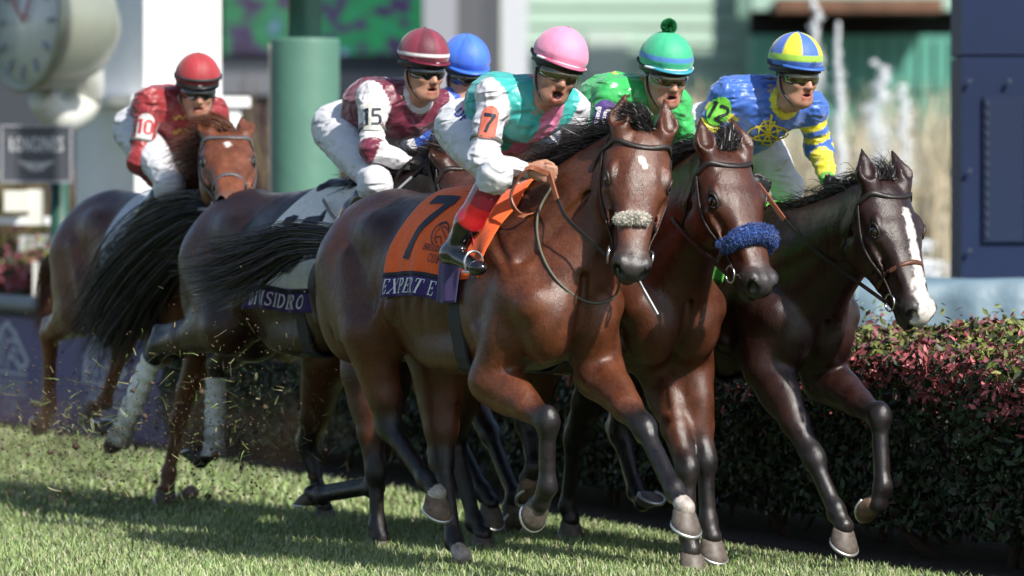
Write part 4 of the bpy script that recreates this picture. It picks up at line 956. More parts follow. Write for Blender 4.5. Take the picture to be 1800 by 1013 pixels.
# iron fence
Yf = 44; fx0, fx1 = at_depth(900, 200, Yf)[0], at_depth(1720, 200, Yf)[0]; ztop = at_depth(1300, 140, Yf)[2]; root = empty('iron_fence', ((fx0 + fx1) / 2, Yf, 0)); tag(root, 'dark green iron picket fence in front of the green buildings', 'fence'); im = mat('fence iron', (.03, .085, .06), .5)
MB().box((0, 0, ztop - .18), (fx1 - fx0, .04, .05)).build('rail', im, root, smooth=False); MB().box((0, 0, .3), (fx1 - fx0, .04, .05)).build('rail', im, root, smooth=False); pm = None
for x in np.arange(fx0, fx1, .125):
    if pm is None: o = MB().box((0, 0, ztop / 2), (.02, .02, ztop)).build('picket', im, root, smooth=False); pm = o.data
    else: o = bpy.data.objects.new('picket', pm); COL.objects.link(o); o.parent = root
    o.location = (x - (fx0 + fx1) / 2, .04, 0)
qm = None
for x in np.arange(fx0 + .6, fx1, 2.1):
    if qm is None: o = MB().box((0, 0, ztop / 2), (.09, .09, ztop)).build('fence_post', im, root, smooth=False); qm = o.data
    else: o = bpy.data.objects.new('fence_post', qm); COL.objects.link(o); o.parent = root
    o.location = (x - (fx0 + fx1) / 2, -.06, 0)
# tall dry ornamental grass, shrubs, pond and fountain
def reeds(name, label, x0, x1, y0, y1, Y0, Y1, n, col, seed, w=.03):
    rs = np.random.default_rng(seed); Y = Y0 + (Y1 - Y0) * rs.random(n); u = rs.random(n); X = (x0 + (x1 - x0) * u - 900) / FPX * (Y + 20); ht = at_depth(900, y0, (Y0 + Y1) / 2)[2] * (.55 + .5 * rs.random(n)) * (1 + .5 * fbm(np.c_[X * .8, Y, X * 0], 2))
    P = np.zeros((n, 5, 3)); q = np.linspace(0, 1, 5); a = rs.random(n) * 6.28; ln = .25 * ht * rs.random(n); P[:, :, 0] = X[:, None] + np.cos(a)[:, None] * ln[:, None] * q ** 2; P[:, :, 1] = Y[:, None] + np.sin(a)[:, None] * ln[:, None] * q ** 2; P[:, :, 2] = ht[:, None] * q
    V, F = ribbons(P, w, rs); cc = np.array(col)[rs.integers(0, len(col), n)] * (.6 + .7 * rs.random((n, 1))); o = obj(name, V, F, mat('dry grass', attr=True, rough=.8), smooth=False, col=np.repeat(cc, 10, 0)); tag(o, label, 'reeds', kind='stuff')
reeds('reeds', 'tall straw-coloured reeds beyond the fountain', 930, 1720, 235, 420, 33, 40, 9000, [(.60, .50, .36), (.50, .42, .28), (.38, .37, .24), (.62, .57, .46)], 51)
reeds('shrub_bank', 'brownish purple shrubs between the pillar and the padded post', 395, 660, 225, 420, 19, 24, 4000, [(.10, .055, .045), (.08, .05, .05), (.10, .09, .04)], 52)
reeds('shrub_bank', 'brown and green shrubs at the far left', -40, 140, 330, 460, 16, 19, 2500, [(.16, .12, .05), (.10, .12, .03), (.18, .10, .06)], 53)
wm = mat('pond water', (.10, .13, .13), .12, spec=.6, bump=.5, bscale=2.5, bump_dist=.08)
P0 = at_depth(900, 600, 12); o = sheet('pond', [(-1.5, 11.5), (16, 11.5), (18, 32.5), (-3, 32.5)], .02, wm)
fw = mat('fountain spray', (.86, .88, .90), .25, spec=.5)
def jets(label, Yj, specs, seed):
    rs = np.random.default_rng(seed); x_ = at_depth(specs[0][0], 500, Yj); root = empty('fountain', (x_[0], Yj, 0)); tag(root, label, 'fountain')
    base = np.array([x_[0], Yj, 0]); S = np.array([(1, 0, 0), (-1, 0, 0), (0, 1, 0), (0, -1, 0), (0, 0, 1), (0, 0, -1.0)])
    for (px_, pt, pb, wpx, n) in specs:
        top, bot = at_depth(px_, pt, Yj), at_depth(px_, pb, Yj); bot = np.array([top[0], Yj, max(.1, bot[2])])
        tri = np.array([(0, 2, 4), (2, 1, 4), (1, 3, 4), (3, 0, 4), (2, 0, 5), (1, 2, 5), (3, 1, 5), (0, 3, 5)])
        n = n * 5; u = rs.random(n); r = .004 + .016 * rs.random(n) ** 3; wv = wpx / FPX * (Yj + 20); P = np.c_[top[0] + rs.normal(0, 1, n) * wv * (.15 + .85 * (1 - u)) * (.3 + .9 * rs.random(n)) , Yj + rs.normal(0, wv, n), bot[2] + (top[2] - bot[2]) * u ** .8]; P[:, 0] += fbm(np.c_[u * 9, u * 0 + px_, u * 0], 2) * wv * 1.4
        n = n; V = (P[:, None] + S[None] * r[:, None, None]).reshape(-1, 3) - base; F = (tri[None] + (np.arange(n) * len(S))[:, None, None]).reshape(-1, 3); o = obj('water_jet', V, F, fw, root); tag(o, kind='stuff')
    V, F = lathe_mesh([(.09, 0), (.09, .12), (.05, .16)], 14); o = obj('nozzle', V, F, mat('nozzle', (.1, .1, .1), .4), root)
jets('tall double fountain jet right of the quartered cap', 27, [(1476, 40, 420, 9, 500), (1436, -40, 200, 9, 260)], 61)
jets('broad low fountain plume near the navy tower', 29, [(1545, 108, 330, 20, 420), (1590, 150, 330, 16, 200)], 62)
jets('low white splash behind the blazed horse', 20, [(1600, 425, 520, 40, 500), (1400, 380, 520, 26, 260)], 63)
# navy tower on a covered base
c, s = span(1690, 1850, -200, 500, 7.4); root = empty('tower', (c[0], 7.4, 0)); tag(root, 'dark navy tower at the right edge', 'tower'); nv = mat('navy panels', (.009, .020, .060), .6, spec=.25, noise=.1, nscale=2)
zs_ = [.6] + [at_depth(1740, y, 7.4)[2] for y in (98, -120)] + [5.5]
for i in range(3): part_box('panel', root, nv, (c[0], 7.4 + .35, (zs_[i] + zs_[i + 1]) / 2), (s[0], .7, zs_[i + 1] - zs_[i] - .012))
c2, s2 = span(1728, 1812, 170, 425, 7.4); rim = mat('panel edge', (.04, .05, .08), .5); part_box('inset', root, mat('navy inset', (.012, .022, .056), .6, spec=.25), (c2[0], 7.39, c2[2]), (s2[0], .03, s2[2]))
for k in range(14):
    for sx in (-1, 1): part_box('rivet', root, rim, (c2[0] + sx * s2[0] * .42, 7.368, c2[2] + (k / 13 - .5) * s2[2] * .9), (.012, .012, .03))
for x, y in ((1705, 142), (1775, 142), (1705, 300), (1705, 440)):
    q = at_depth(x, y, 7.36); part_box('bolt', root, rim, q, (.022, .02, .022))
# blue cover over the base: draped cloth with folds
c, s = span(1502, 1900, 492, 620, 6.6); z1 = at_depth(1600, 490, 7.0)[2]; nx, L = 90, s[0]; V, F = [], []
prof = [(.9, z1), (.0, z1), (-.03, z1 - .02), (-.05, z1 - .12), (-.06, z1 - .35), (-.07, z1 - .70), (-.08, .0)]
for i in range(nx):
    x = -L / 2 + L * i / (nx - 1); fold = .03 * math.sin(x * 9) + .022 * math.sin(x * 23 + 1)
    for j, (d, z) in enumerate(prof): V.append((x, d - fold * max(0, j - 2) * .5, z + (.012 * math.sin(x * 5 + d * 4) if j < 2 else 0)))
q = len(prof); F = [(i * q + j, i * q + j + 1, (i + 1) * q + j + 1, (i + 1) * q + j) for i in range(nx - 1) for j in range(q - 1)] + [tuple(range(q)), tuple(range((nx - 1) * q, nx * q))]
o = obj('tower_cover', V, F, mat('blue tarpaulin', (.13, .20, .25), .55, noise=.12, nscale=3, bump=.4, bscale=9, bump_dist=.03)); o.location = (c[0], 6.6, 0); tag(o, 'grey-blue tarpaulin over the base of the navy tower', 'tarpaulin')
# ------------------------------------------------------------------ the field of six
BAY = (.115, .036, .014)
def two(fr, p, q):      # poll and muzzle: pixel plus the cross plane (a) or lane plane (b) they lie in
    g = lambda v: fr.a(v[0], v[1], v[2]) if v[3] == 'a' else fr.b(v[0], v[1], v[2])
    P, M = g(p), g(q); return P, M - P
def head_of(c, p, q, nx=None):
    fr = Frame(c['f'], c['c'], c.get('rz', 0)); P, D = two(fr, p, q); c['poll'] = P; c['head_dir'] = D
    hz = norm(np.array([D[0], D[1], 0])); c['head_n'] = nx if nx is not None else (hz[0], hz[1], .5); return c
HC = {}
HC['h7'] = head_of(dict(f=.85, c=-.5, h=.0090, seed=11, hs=1.04, label='bay horse under the orange number 7 cloth, nearest the camera', coat=(.115, .033, .012), dark=(.020, .008, .005), shade=.55,
    legs={'fr': dict(px=[(868, 668), (962, 742), (962, 856), (950, 884)], toe=-72, b=(.19, .15, .13, .13)),
          'fl': dict(px=[(1055, 660), (1132, 752), (1186, 862), (1204, 893)], toe=-22, sock=.35),
          'hr': dict(px=[(655, 585), (686, 752), (748, 842), (768, 868)], toe=-25, b=(.20, .14, .12, .11), hoof='pale', sock=.12),
          'hl': dict(px=[(775, 640), (776, 812), (798, 950), (812, 978)], toe=-15, hoof='pale', sock=.5)},
    marks=[(.125, -.002, .010, .15, .010, .009)],
    tail=[(528, 422, -.02), (465, 450, -.05), (408, 474, -.08), (352, 486, -.1)], tail_w=.055, tail_n=1700, tail_fly=.05, mane_dir=(-.8, -.3, .15), mane_len=.19, fore_len=.17),
    (1128, 236, .60, 'a'), (1112, 488, .80, 'a'), (.92, -.38, .35))
HC['h15'] = dict(f=-1.2, c=-.03, h=.0125, seed=12, label='dark bay horse with white hind bandages under the white number 15 cloth', coat=(.055, .017, .008), dark=(.012, .006, .005), shade=.6,
    poll=(.78, .03, 1.70), head_dir=(.72, .02, -.62), head_n=(.6, 0, .8),
    legs={'fr': dict(px=[(640, 655), (661, 830), (663, 925), (668, 945)], toe=-15, b=(.16, .15, .15, .15)),
          'fl': dict(px=[(680, 680), (657, 856), (566, 872), (548, 868)], toe=165, b=(.15, .1, .1, .1)),
          'hr': dict(px=[(402, 575), (280, 608), (216, 762), (190, 764)], toe=-172, b=(.22, .27, .28, .28), hoof='black'),
          'hl': dict(px=[(448, 588), (383, 640), (378, 790), (352, 810)], toe=-150, hoof='black')},
    tail=[(360, 384, 0), (295, 415, -.03), (235, 478, -.05), (195, 555, -.05), (180, 590, -.05)], tail_w=.145, tail_n=3200, tail_fly=.07, tail_flat=(1, .5), mane_dir=(-.7, -.25, .45), mane_len=.17)
HC['h10'] = head_of(dict(f=-3.25, c=.35, h=.0145, seed=13, label='chestnut horse at the back of the field by the white pillar', coat=(.17, .055, .024), dark=(.05, .016, .010), shade=.5, points=(.15, .05, .02), point_amt=.8, muzzle=(.16, .08, .06), hair=('chestnut hair', (.11, .035, .014)),
    legs={'fr': dict(px=[(308, 585), (250, 655), (224, 752), (214, 776)], toe=-110),
          'fl': dict(px=[(362, 600), (314, 742), (297, 832), (294, 856)], toe=-40),
          'hr': dict(px=[(150, 545), (88, 588), (86, 708), (82, 738)], toe=-100),
          'hl': dict(px=[(215, 545), (216, 612), (184, 706), (162, 714)], toe=-170)},
    marks=[(.12, .0, .010, .15, .0, .008)],
    tail=[(92, 470, .05), (86, 530, .08), (88, 590, .08)], tail_w=.05, tail_n=900, mane_dir=(-.6, -.4, .2), mane_len=.2, fore_dir=(-.5, -.5, .3)),
    (398, 240, .66, 'a'), (408, 362, 1.10, 'a'))
HC['h6'] = dict(f=-1.45, c=.60, h=.019, seed=14, label='bay horse mostly hidden behind the white number 15 horse', coat=(.12, .04, .016), dark=(.035, .013, .009), shade=.5, poll=(.72, .0, 1.66), head_dir=(.72, 0, -.65), head_n=(.6, 0, .8),
    legs={'fr': dict(px=[(745, 640), (800, 765), (850, 865), (864, 885)], toe=-30), 'fl': dict(px=[(800, 640), (862, 765), (905, 870), (896, 893)], toe=-120),
          'hr': dict(px=[(578, 630), (541, 785), (563, 870), (571, 892)], toe=-15), 'hl': dict(px=[(462, 630), (392, 735), (350, 848), (338, 866)], toe=-80)},
    tail=[(480, 440, .0), (430, 500, 0), (400, 560, 0)], tail_w=.1, tail_n=700, mane_n=900)
HC['h2'] = head_of(dict(f=.51, c=.25, h=.0100, dz=-.03, seed=15, hs=1.06, label='dark bay horse with the blue fleece noseband', coat=(.080, .024, .010), dark=(.015, .006, .005), shade=.55,
    legs={'fr': dict(px=[(1160, 645), (1208, 826), (1211, 942), (1216, 968)], toe=-15, b=(-.09, -.03, -.02, -.02)),
          'fl': dict(px=[(1212, 650), (1240, 812), (1245, 918), (1252, 944)], toe=-20, b=(.16, .15, .15, .15)),
          'hr': dict(px=[(842, 592), (798, 772), (834, 918), (850, 940)], toe=-15),
          'hl': dict(px=[(977, 590), (926, 738), (940, 822), (928, 842)], toe=-150, hoof='pale')},
    tail=[(740, 430, .0), (690, 480, 0), (660, 540, 0)], tail_w=.08, tail_n=700, mane_dir=(-.8, -.2, .2), mane_len=.18, fore_dir=(-.7, .3, .4)),
    (1274, 272, 0, 'b'), (1346, 486, .0, 'b'), (1.0, .03, .5))
HC['h3'] = head_of(dict(f=.577, c=.9, h=.0100, dz=-.07, seed=16, hs=1.04, label='near-black horse with a white blaze beside the hedge', coat=(.026, .009, .007), dark=(.010, .006, .006), shade=.6,
    legs={'fr': dict(px=[(1348, 645), (1430, 806), (1470, 898), (1484, 926)], toe=-28),
          'fl': dict(px=[(1452, 668), (1546, 734), (1552, 856), (1544, 886)], toe=-100, hoof='pale'),
          'hr': dict(px=[(1074, 589), (1012, 772), (998, 890), (1004, 914)], toe=-25),
          'hl': dict(px=[(1120, 600), (1090, 760), (1118, 862), (1130, 884)], toe=-40)},
    marks=[(.13, .02, .012, .36, .012, .018), (.36, .012, .018, .60, .0, .050)],
    tail=[(960, 430, .0), (900, 480, 0), (860, 540, 0)], tail_w=.08, tail_n=700, crest_mid=(.47, 0, 1.43), mane_dir=(-.9, .1, .2), mane_len=.15, fore_dir=(-.8, .3, .2), fore_n=200),
    (1556, 326, 0, 'b'), (1624, 532, 0, 'b'), (1.0, .05, .5))
HS = {k: build_horse(c) for k, c in HC.items()}

# ------------------------------------------------------------------ jockeys
def limb_id(V, bones):
    """nearest bone (distance minus radius) -> index, place along it"""
    D, T = [], []
    for (p0, p1, r0, r1) in bones:
        d, t = seg(V, p0, p1); D.append(d - (r0 + (r1 - r0) * t)); T.append(t)
    D = np.array(D); i = D.argmin(0); return i, np.array(T)[i, np.arange(len(V))]
def wrinkle(V, N, amp=.006, sc=16, seed=0.0):
    q = V * sc + seed; w = fbm(q * .22, 2)[:, None] * 2.6
    r = np.clip(1 - np.abs(3.2 * fbm((q + w) * np.array([.30, .38, 1.25]), 1)), 0, 1) ** 1.6
    r2 = np.clip(1 - np.abs(3.2 * fbm((q * 1.7 + w * 1.3 + 9) * np.array([1.25, .32, .40]), 1)), 0, 1) ** 1.6
    r3 = np.clip(1 - np.abs(3.0 * fbm((q * 3.1 + w * 2 + 4) * np.array([.6, 1.0, 1.2]), 1)), 0, 1)
    return V + N * ((r - .35) * amp + (r2 - .35) * amp * .7 + (r3 - .4) * amp * .25)[:, None]
DEF = dict(head=(.33, 0, 2.06), shR=(.10, -.185, 1.965), shL=(.14, .185, 1.95), elR=(.06, -.29, 1.70), elL=(.30, .27, 1.73), wrR=(.24, -.12, 1.675), wrL=(.33, .12, 1.68), haR=(.32, -.06, 1.655), haL=(.38, .07, 1.655),
           hipR=(-.30, -.12, 1.80), hipL=(-.30, .12, 1.80), knR=(.12, -.27, 1.62), knL=(.12, .27, 1.62), anR=(-.16, -.335, 1.29), anL=(-.16, .335, 1.29), toR=(.04, -.34, 1.245), toL=(.04, .34, 1.245))
def silk(name, rough=.38, folds=0.0):
    m = mat(name, attr=True, rough=rough, spec=.55, sheen=.25, bump=.3, bscale=55, bump_dist=.004, noise=.06, nscale=25, folds=folds)
    return m
def build_jockey(cfg, hs):
    fr = hs['fr']; J = {k: np.array(v, float) for k, v in DEF.items()}
    if 'shift' in cfg: J = {k: v + np.array(cfg['shift']) for k, v in J.items()}
    for k, v in cfg.get('px', {}).items(): J[k] = fr.b(*v)
    for k, v in cfg.get('pos', {}).items(): J[k] = np.array(v, float)
    root = empty('person', fr.o, fr.rz); tag(root, cfg['label'], 'jockey', 'jockeys riding in the race')
    wl = lambda d: np.array(d, float) @ fr.M
    fd = norm(wl(cfg['face'])); ud = wl(cfg.get('up', (.08, -.25, .95))); ud = norm(ud - fd * np.dot(ud, fd)); sd = np.cross(ud, fd)      # sd: person's left
    HM = np.stack([fd, sd, ud], 1); hc = J['head']; Hd = lambda x, y, z: hc + HM @ np.array([x, y, z])
    pel = (J['hipR'] + J['hipL']) / 2; chest = (J['shR'] + J['shL']) / 2; spine = norm(chest - pel); lat = norm(J['shL'] - J['shR']); front = norm(np.cross(lat, spine))
    neck0 = chest + spine * .02 - front * .0; neck1 = Hd(-.015, 0, -.105)
    mid = (pel + chest) / 2 - front * .045      # rounded back
    allp = np.array(list(J.values())); lo = allp.min(0) - .2; hi = allp.max(0) + .2
    # ---- body: one continuous figure
    s = SDF(lo, hi, cfg.get('res', .0080))
    s.cone(pel, mid, .105, .09, .06); s.cone(mid, chest, .09, .105, .06); s.cone(J['shR'], J['shL'], .05, .05, .06)
    s.cone(neck0, neck1, .055, .05, .04)
    for q in 'RL':
        sh, el, wr, ha = J['sh' + q], J['el' + q], J['wr' + q], J['ha' + q]
        s.cone(sh, el, .042, .034, .03); s.cone(el, wr, .034, .024, .02)
        hip, kn, an, to = J['hip' + q], J['kn' + q], J['an' + q], J['to' + q]
        s.cone(hip, kn, .075, .05, .05); s.cone(kn, an, .045, .03, .03); s.cone(an, to, .03, .025, .02)
        # hand: palm, curled fingers, thumb
        sg = -1 if q == 'R' else 1; hx = norm(ha - wr); hz = norm(np.array([0, 0, 1.0]) - hx * hx[2]); hy = np.cross(hz, hx) * sg      # hy: outwards
        M3 = np.stack([hx, hy * sg, hz], 1); hp = lambda x, y, z: wr + hx * x + hy * y + hz * z
        s.cone(wr, hp(.03, 0, 0), .025, .027, .015); s.ball(hp(.062, .004, .0), (.042, .019, .040), .015, rot=np.stack([hx, np.cross(hz, hx), hz], 1))
        for k_, (z, l) in enumerate(((.030, .95), (.011, 1.05), (-.009, 1.0), (-.028, .82))):
            k0 = hp(.092, .010, z); k1 = hp(.092 + .034 * l, -.004, z * .95); k2 = hp(.088 + .022 * l, -.030, z * .9); k3 = hp(.068, -.034, z * .85)
            s.cone(k0, k1, .0115, .0105, .004); s.cone(k1, k2, .0105, .0095, .004); s.cone(k2, k3, .0095, .0085, .004)
        s.cone(hp(.03, -.012, .026), hp(.066, -.026, .044), .0145, .0115, .01); s.cone(hp(.066, -.026, .044), hp(.098, -.026, .040), .0115, .0095, .004)
    # head and face
    s.ball(Hd(-.012, 0, .03), (.098, .076, .092), .03, HM); s.ball(Hd(.022, 0, -.03), (.066, .062, .085), .04, HM)
    s.ball(Hd(.045, 0, -.088), (.040, .042, .034), .03, HM); s.cone(Hd(.066, 0, -.108), Hd(.070, 0, -.104), .018, .018, .02)
    for q in (-1, 1):
        s.cone(Hd(-.01, q * .058, -.055), Hd(.05, q * .028, -.10), .02, .018, .03); s.ball(Hd(.058, q * .042, -.028), (.022, .020, .017), .02, HM)
        s.ball(Hd(-.012, q * .078, -.02), (.020, .009, .032), .008, HM); s.ball(Hd(.074, q * .033, .008), (.020, .020, .011), .01, HM, sub=True)
    s.cone(Hd(.078, 0, .012), Hd(.104, 0, -.033), .0105, .0125, .012)
    for q in (-1, 1): s.ball(Hd(.094, q * .012, -.037), .0095, .006)
    mo = cfg.get('mouth', .004)
    s.cone(Hd(.083, -.020, -.064), Hd(.083, .020, -.064), .0075, .0075, .01); s.cone(Hd(.080, -.017, -.074 - mo * 1.3), Hd(.080, .017, -.074 - mo * 1.3), .008, .008, .01)
    s.ball(Hd(.090, 0, -.069 - mo * .7), (.020, .022, .0022 + mo), .003, HM, sub=True)
    V, F = s.mesh(); q = (V - hc) @ HM
    skin = np.array(cfg.get('skin', (.44, .23, .155))); C = np.tile(skin, (len(V), 1))
    onf = (np.abs(q[:, 1]) < .1) & (q[:, 0] > .0) & (np.abs(q[:, 2]) < .16)
    lip = onf & (q[:, 0] > .072) & (np.abs(q[:, 1]) < .025) & (q[:, 2] < -.056) & (q[:, 2] > -.086 - mo * 2)
    C[lip] = skin * np.array([.80, .55, .58]); C[onf & (q[:, 0] < .088) & (q[:, 0] > .06) & (np.abs(q[:, 1]) < .021) & (np.abs(q[:, 2] + .069 + mo * .7) < .002 + mo)] = (.05, .012, .012)
    if cfg.get('stubble'): m = onf & (q[:, 2] < -.05) & ~lip; C[m] = C[m] * .78
    hairm = (q[:, 2] > -.03) & (q[:, 0] < -.02) & (np.abs(q).max(1) < .16); C[hairm] = (.03, .018, .012)
    glove = cfg.get('glove')
    if glove:
        for w in 'RL':
            d, t = seg(V, J['wr' + w] * 1.0, J['ha' + w] + (J['ha' + w] - J['wr' + w]) * .6); C[d < .06] = glove
    obj('body', V, F, mat('skin', attr=True, rough=.48, spec=.4, sss=.12, noise=.08, nscale=60), root, col=C)
    # ---- breeches
    s = SDF(lo, hi, .0105); bb = []
    s.ball(pel - spine * .01 - front * .015, (.155, .165, .135), .05, np.stack([front, lat, spine], 1)); s.cone(pel, (pel + mid) / 2, .115, .105, .05)
    for w in 'RL':
        hip, kn, an = J['hip' + w], J['kn' + w], J['an' + w]; low = kn + (an - kn) * .45
        s.cone(hip, kn, .100, .062, .05); s.cone(hip - spine * .02 - front * .04, hip * .5 + kn * .5, .095, .07, .05); s.ball(kn, .060, .03); s.cone(kn, low, .056, .050, .03); bb.append((kn, an, .064, .045))
    V, F = s.mesh(); N = vnormals(V, F); V = wrinkle(V, N, .0048, 21, 3.3); bcol = cfg.get('breeches', (.60, .60, .63))
    obj('breeches', V, F, mat('white breeches' if bcol[0] > .5 else 'breeches', bcol, .55, spec=.4, sheen=.3, noise=.04, bump=.35, bscale=45, bump_dist=.005, folds=.75), root)
    J['bre_bvh'] = BVHTree.FromPolygons(V.tolist(), F.tolist())
    # ---- boots
    for w in 'RL':
        kn, an, to = J['kn' + w], J['an' + w], J['to' + w]; pts = np.array([kn, an, to]); s = SDF(pts.min(0) - .13, pts.max(0) + .13, .0105)
        t0 = cfg.get('boot_t', .30); up = kn + (an - kn) * t0; ax = norm(an - kn); fx = norm(to - an)
        s.cone(up, kn + (an - kn) * .6, .060, .056, .02); s.cone(kn + (an - kn) * .6, an, .056, .041, .03); s.ball(an + (an - kn) * .03 - fx * .02, (.05, .036, .04), .02)
        s.cone(an, to, .040, .030, .03); s.ball(to, (.05, .036, .026), .02)
        V, F = s.mesh(); d, t = seg(V, kn, an); C = np.tile(np.array(cfg.get('boot', (.008, .008, .009))), (len(V), 1))
        for (ta, tb, cc) in cfg.get('boot_bands', []): C[(t >= ta) & (t < tb)] = cc
        bt = obj('boot', V, F, mat('polished boot', attr=True, rough=.16, spec=.6, coat=.5, coat_rough=.08), root, col=C)
        # stirrup iron and leather
        sg = -1 if w == 'R' else 1; c = to - fx * .035; P = [c + np.array([0, sg * .044 * math.sin(a), 0]) + np.array([0, 0, .046 * math.cos(a) + .012]) for a in np.linspace(-2.3, 2.3, 19)]
        st = MB(); st.tube(P, .0055, 6); st.box(c + np.array([0, 0, -.026]), (.035, .09, .010)); sto = st.build('stirrup', mat('stirrup steel', (.55, .55, .56), .25, metal=.9), root)
        top = np.array([-.08 + J['hipR'][0] * 0 + .0, sg * .15, hs['Z'](1.545)]); P = smooth_path([c + np.array([0, 0, .08]), (c + top) / 2 + np.array([0, sg * .02, 0]), top], 14)
        V, F = ribbon(P, np.tile(norm((0, sg, .2)), (14, 1)), .016, .005); obj('stirrup_leather', V, F, mat('stirrup leather ' + str(cfg.get('sleather', 0)), cfg.get('sleather', (.05, .045, .045)), .5), sto, smooth=False)
    # ---- silk jacket
    s = SDF(lo, hi, max(.0082, cfg.get('res', 0)))
    rw = .055
    s.cone(pel + spine * .08, mid, .125, .13, .05)
    for w in (-1, 1):
        s.cone(pel + spine * .10 + lat * w * .055, mid + lat * w * .065, .105, .115, .05); s.cone(mid + lat * w * .065, chest - spine * .03 + lat * w * .075, .115, .100, .05)
    s.cone(chest - spine * .05 + front * .03, chest - spine * .02, .125, .10, .05); s.cone(J['shR'], J['shL'], .066, .066, .06); s.cone(chest, neck0 + (neck1 - neck0) * .5, .085, .063, .05)
    bones = [(pel, mid, .13, .13), (mid, chest, .13, .13)]
    for w in 'RL':
        sh, el, wr = J['sh' + w], J['el' + w], J['wr' + w]
        s.cone(sh, el, .066, .052, .035); s.ball(el, (.054, .052, .052), .03); s.cone(el, el * .35 + wr * .65, .050, .042, .03); s.cone(el * .35 + wr * .65, wr, .041, .031, .015)
        bones += [(sh + (el - sh) * cfg.get('sl0', .25), el, .055, .05), (el, wr, .05, .036)]
    s.cone(neck0 + (neck1 - neck0) * .35, neck0 + (neck1 - neck0) * .9, .05, .05, .01, sub=True)
    V, F = s.mesh(); N = vnormals(V, F); part, t = limb_id(V, bones); V0 = V
    V = wrinkle(V, N, cfg.get('wr', .0080), 19, cfg.get('seed', 1) * 1.7)
    tq = np.stack([(V0 - pel) @ lat, (V0 - pel) @ spine / np.linalg.norm(chest - pel), (V0 - pel) @ front], 1)
    C = cfg['pattern'](part, t, tq, V0, N)
    if cfg.get('collar') is not None: dn, tn = seg(V0, chest, neck1); C[(dn < .078) & (tn > .60)] = cfg['collar']
    obj('silk_jacket', V, F, silk('silks ' + cfg['key'], cfg.get('silk_rough', .42), .9), root, col=C)
    jb = BVHTree.FromPolygons(V.tolist(), F.tolist()); J['jac_bvh'] = jb
    # ---- cap: silk-covered helmet with peak
    n1, n2 = 64, 30; Vh, Ch = [], []; capf = cfg['cap']; tilt = cfg.get('cap_pitch', -.02)
    cx, sx = math.cos(tilt), math.sin(tilt); HB = HM @ np.array([[cx, 0, sx], [0, 1, 0], [-sx, 0, cx]]); Hc = lambda v: Hd(-.016, 0, .066) + HB @ v
    for i in range(n2 + 1):
        th = math.radians(1 + 98 * i / n2)
        for j in range(n1):
            ph = 2 * math.pi * j / n1; seam = abs((ph / (math.pi / 4) + .5) % 1 - .5) * 8 * .098; rr = 1 - .012 * math.exp(-(seam / .035) ** 2)
            w_ = 1 + .010 * (vnoise(np.array([[ph * 2.5, th * 4, cfg.get('seed', 1)]]))[0])
            v = np.array([.128 * math.sin(th) * math.cos(ph), .113 * math.sin(th) * math.sin(ph), .122 * math.cos(th)]) * rr * w_
            if th > 1.5: v[:2] *= 1.0 - (th - 1.5) * .25
            Vh.append(Hc(v)); Ch.append(capf(ph, math.degrees(th)))
    Fh = [(i * n1 + j, i * n1 + (j + 1) % n1, (i + 1) * n1 + (j + 1) % n1, (i + 1) * n1 + j) for i in range(n2) for j in range(n1)]
    Fh = [f[::-1] for f in Fh] + [tuple(range(n1))]
    hel = obj('helmet', Vh, Fh, silk('cap ' + cfg['key'], .6), root, col=np.array(Ch))
    pk = []; n = 25
    for k_, (e, dz) in enumerate(((1.0, 0.0), (1.0, -.006), (1.26, -.014), (1.27, -.008))):
        for a in np.linspace(-1.15, 1.15, n):
            x = math.cos(a); ex = 1 + (e - 1) * max(0, math.cos(a * 1.33)) ** .7; pk.append(Hc(np.array([.124 * x * ex, .111 * math.sin(a) * (1 + (ex - 1) * .15), -.016 + dz + .012 * (1 - x)])))
    Fp = [(r * n + j, r * n + j + 1, ((r + 1) % 4) * n + j + 1, ((r + 1) % 4) * n + j) for r in range(4) for j in range(n - 1)]
    obj('peak', pk, Fp, mat('peak ' + cfg['key'], cfg.get('peak', capf(0, 88)), .45, spec=.4), hel)
    band = MB(); P = [Hc(np.array([.116 * math.cos(a), .103 * math.sin(a), -.030])) for a in np.linspace(0, 2 * math.pi, 41)]; Nn = [HB @ np.array([math.cos(a), math.sin(a), 0]) for a in np.linspace(0, 2 * math.pi, 41)]
    V, F = ribbon(P, Nn, .030, .004); band.add(V, F)
    for q in (-1, 1): band.tube(smooth_path([Hd(.0, q * .088, .0), Hd(.012, q * .076, -.06), Hd(.05, q * .045, -.112), Hd(.058, 0, -.128)], 14), .0055, 6)
    band.build('harness', mat('black harness', (.012, .012, .013), .5), hel)
    if cfg.get('rim'): 
        P = [Hc(np.array([.125 * math.cos(a), .112 * math.sin(a), -.020])) for a in np.linspace(-1.3, 1.3, 30)]; MB().tube(P, .0055, 6).build('rim', mat('white rim', (.75, .75, .76), .5), hel)
    if cfg.get('pompom'):
        rs = np.random.default_rng(4); c = Hc(np.array([-.01, 0, .142])); n_ = 2600; D = rs.normal(0, 1, (n_, 3)); D /= np.linalg.norm(D, axis=1)[:, None]
        P = c + D[:, None] * (np.linspace(.2, 1, 4)[None, :, None] * (.031 + .006 * rs.random((n_, 1, 1)))); V, F = ribbons(P, .004, rs); obj('pompom', V, F, mat('pompom', cfg['pompom'], .9), hel)
    else:
        V, F = lathe_mesh([(.0001, .004), (.006, .003), (.008, 0), (.008, -.006)], 12); obj('button', [Hc(np.array([0, 0, .122]) + v) for v in V], F, mat('peak ' + cfg['key'], (1, 1, 1)), hel)
    # ---- goggles
    G = []; n = 31
    rows = [(.027, .0), (.021, .008), (.0, .014), (-.021, .010), (-.029, .0)]
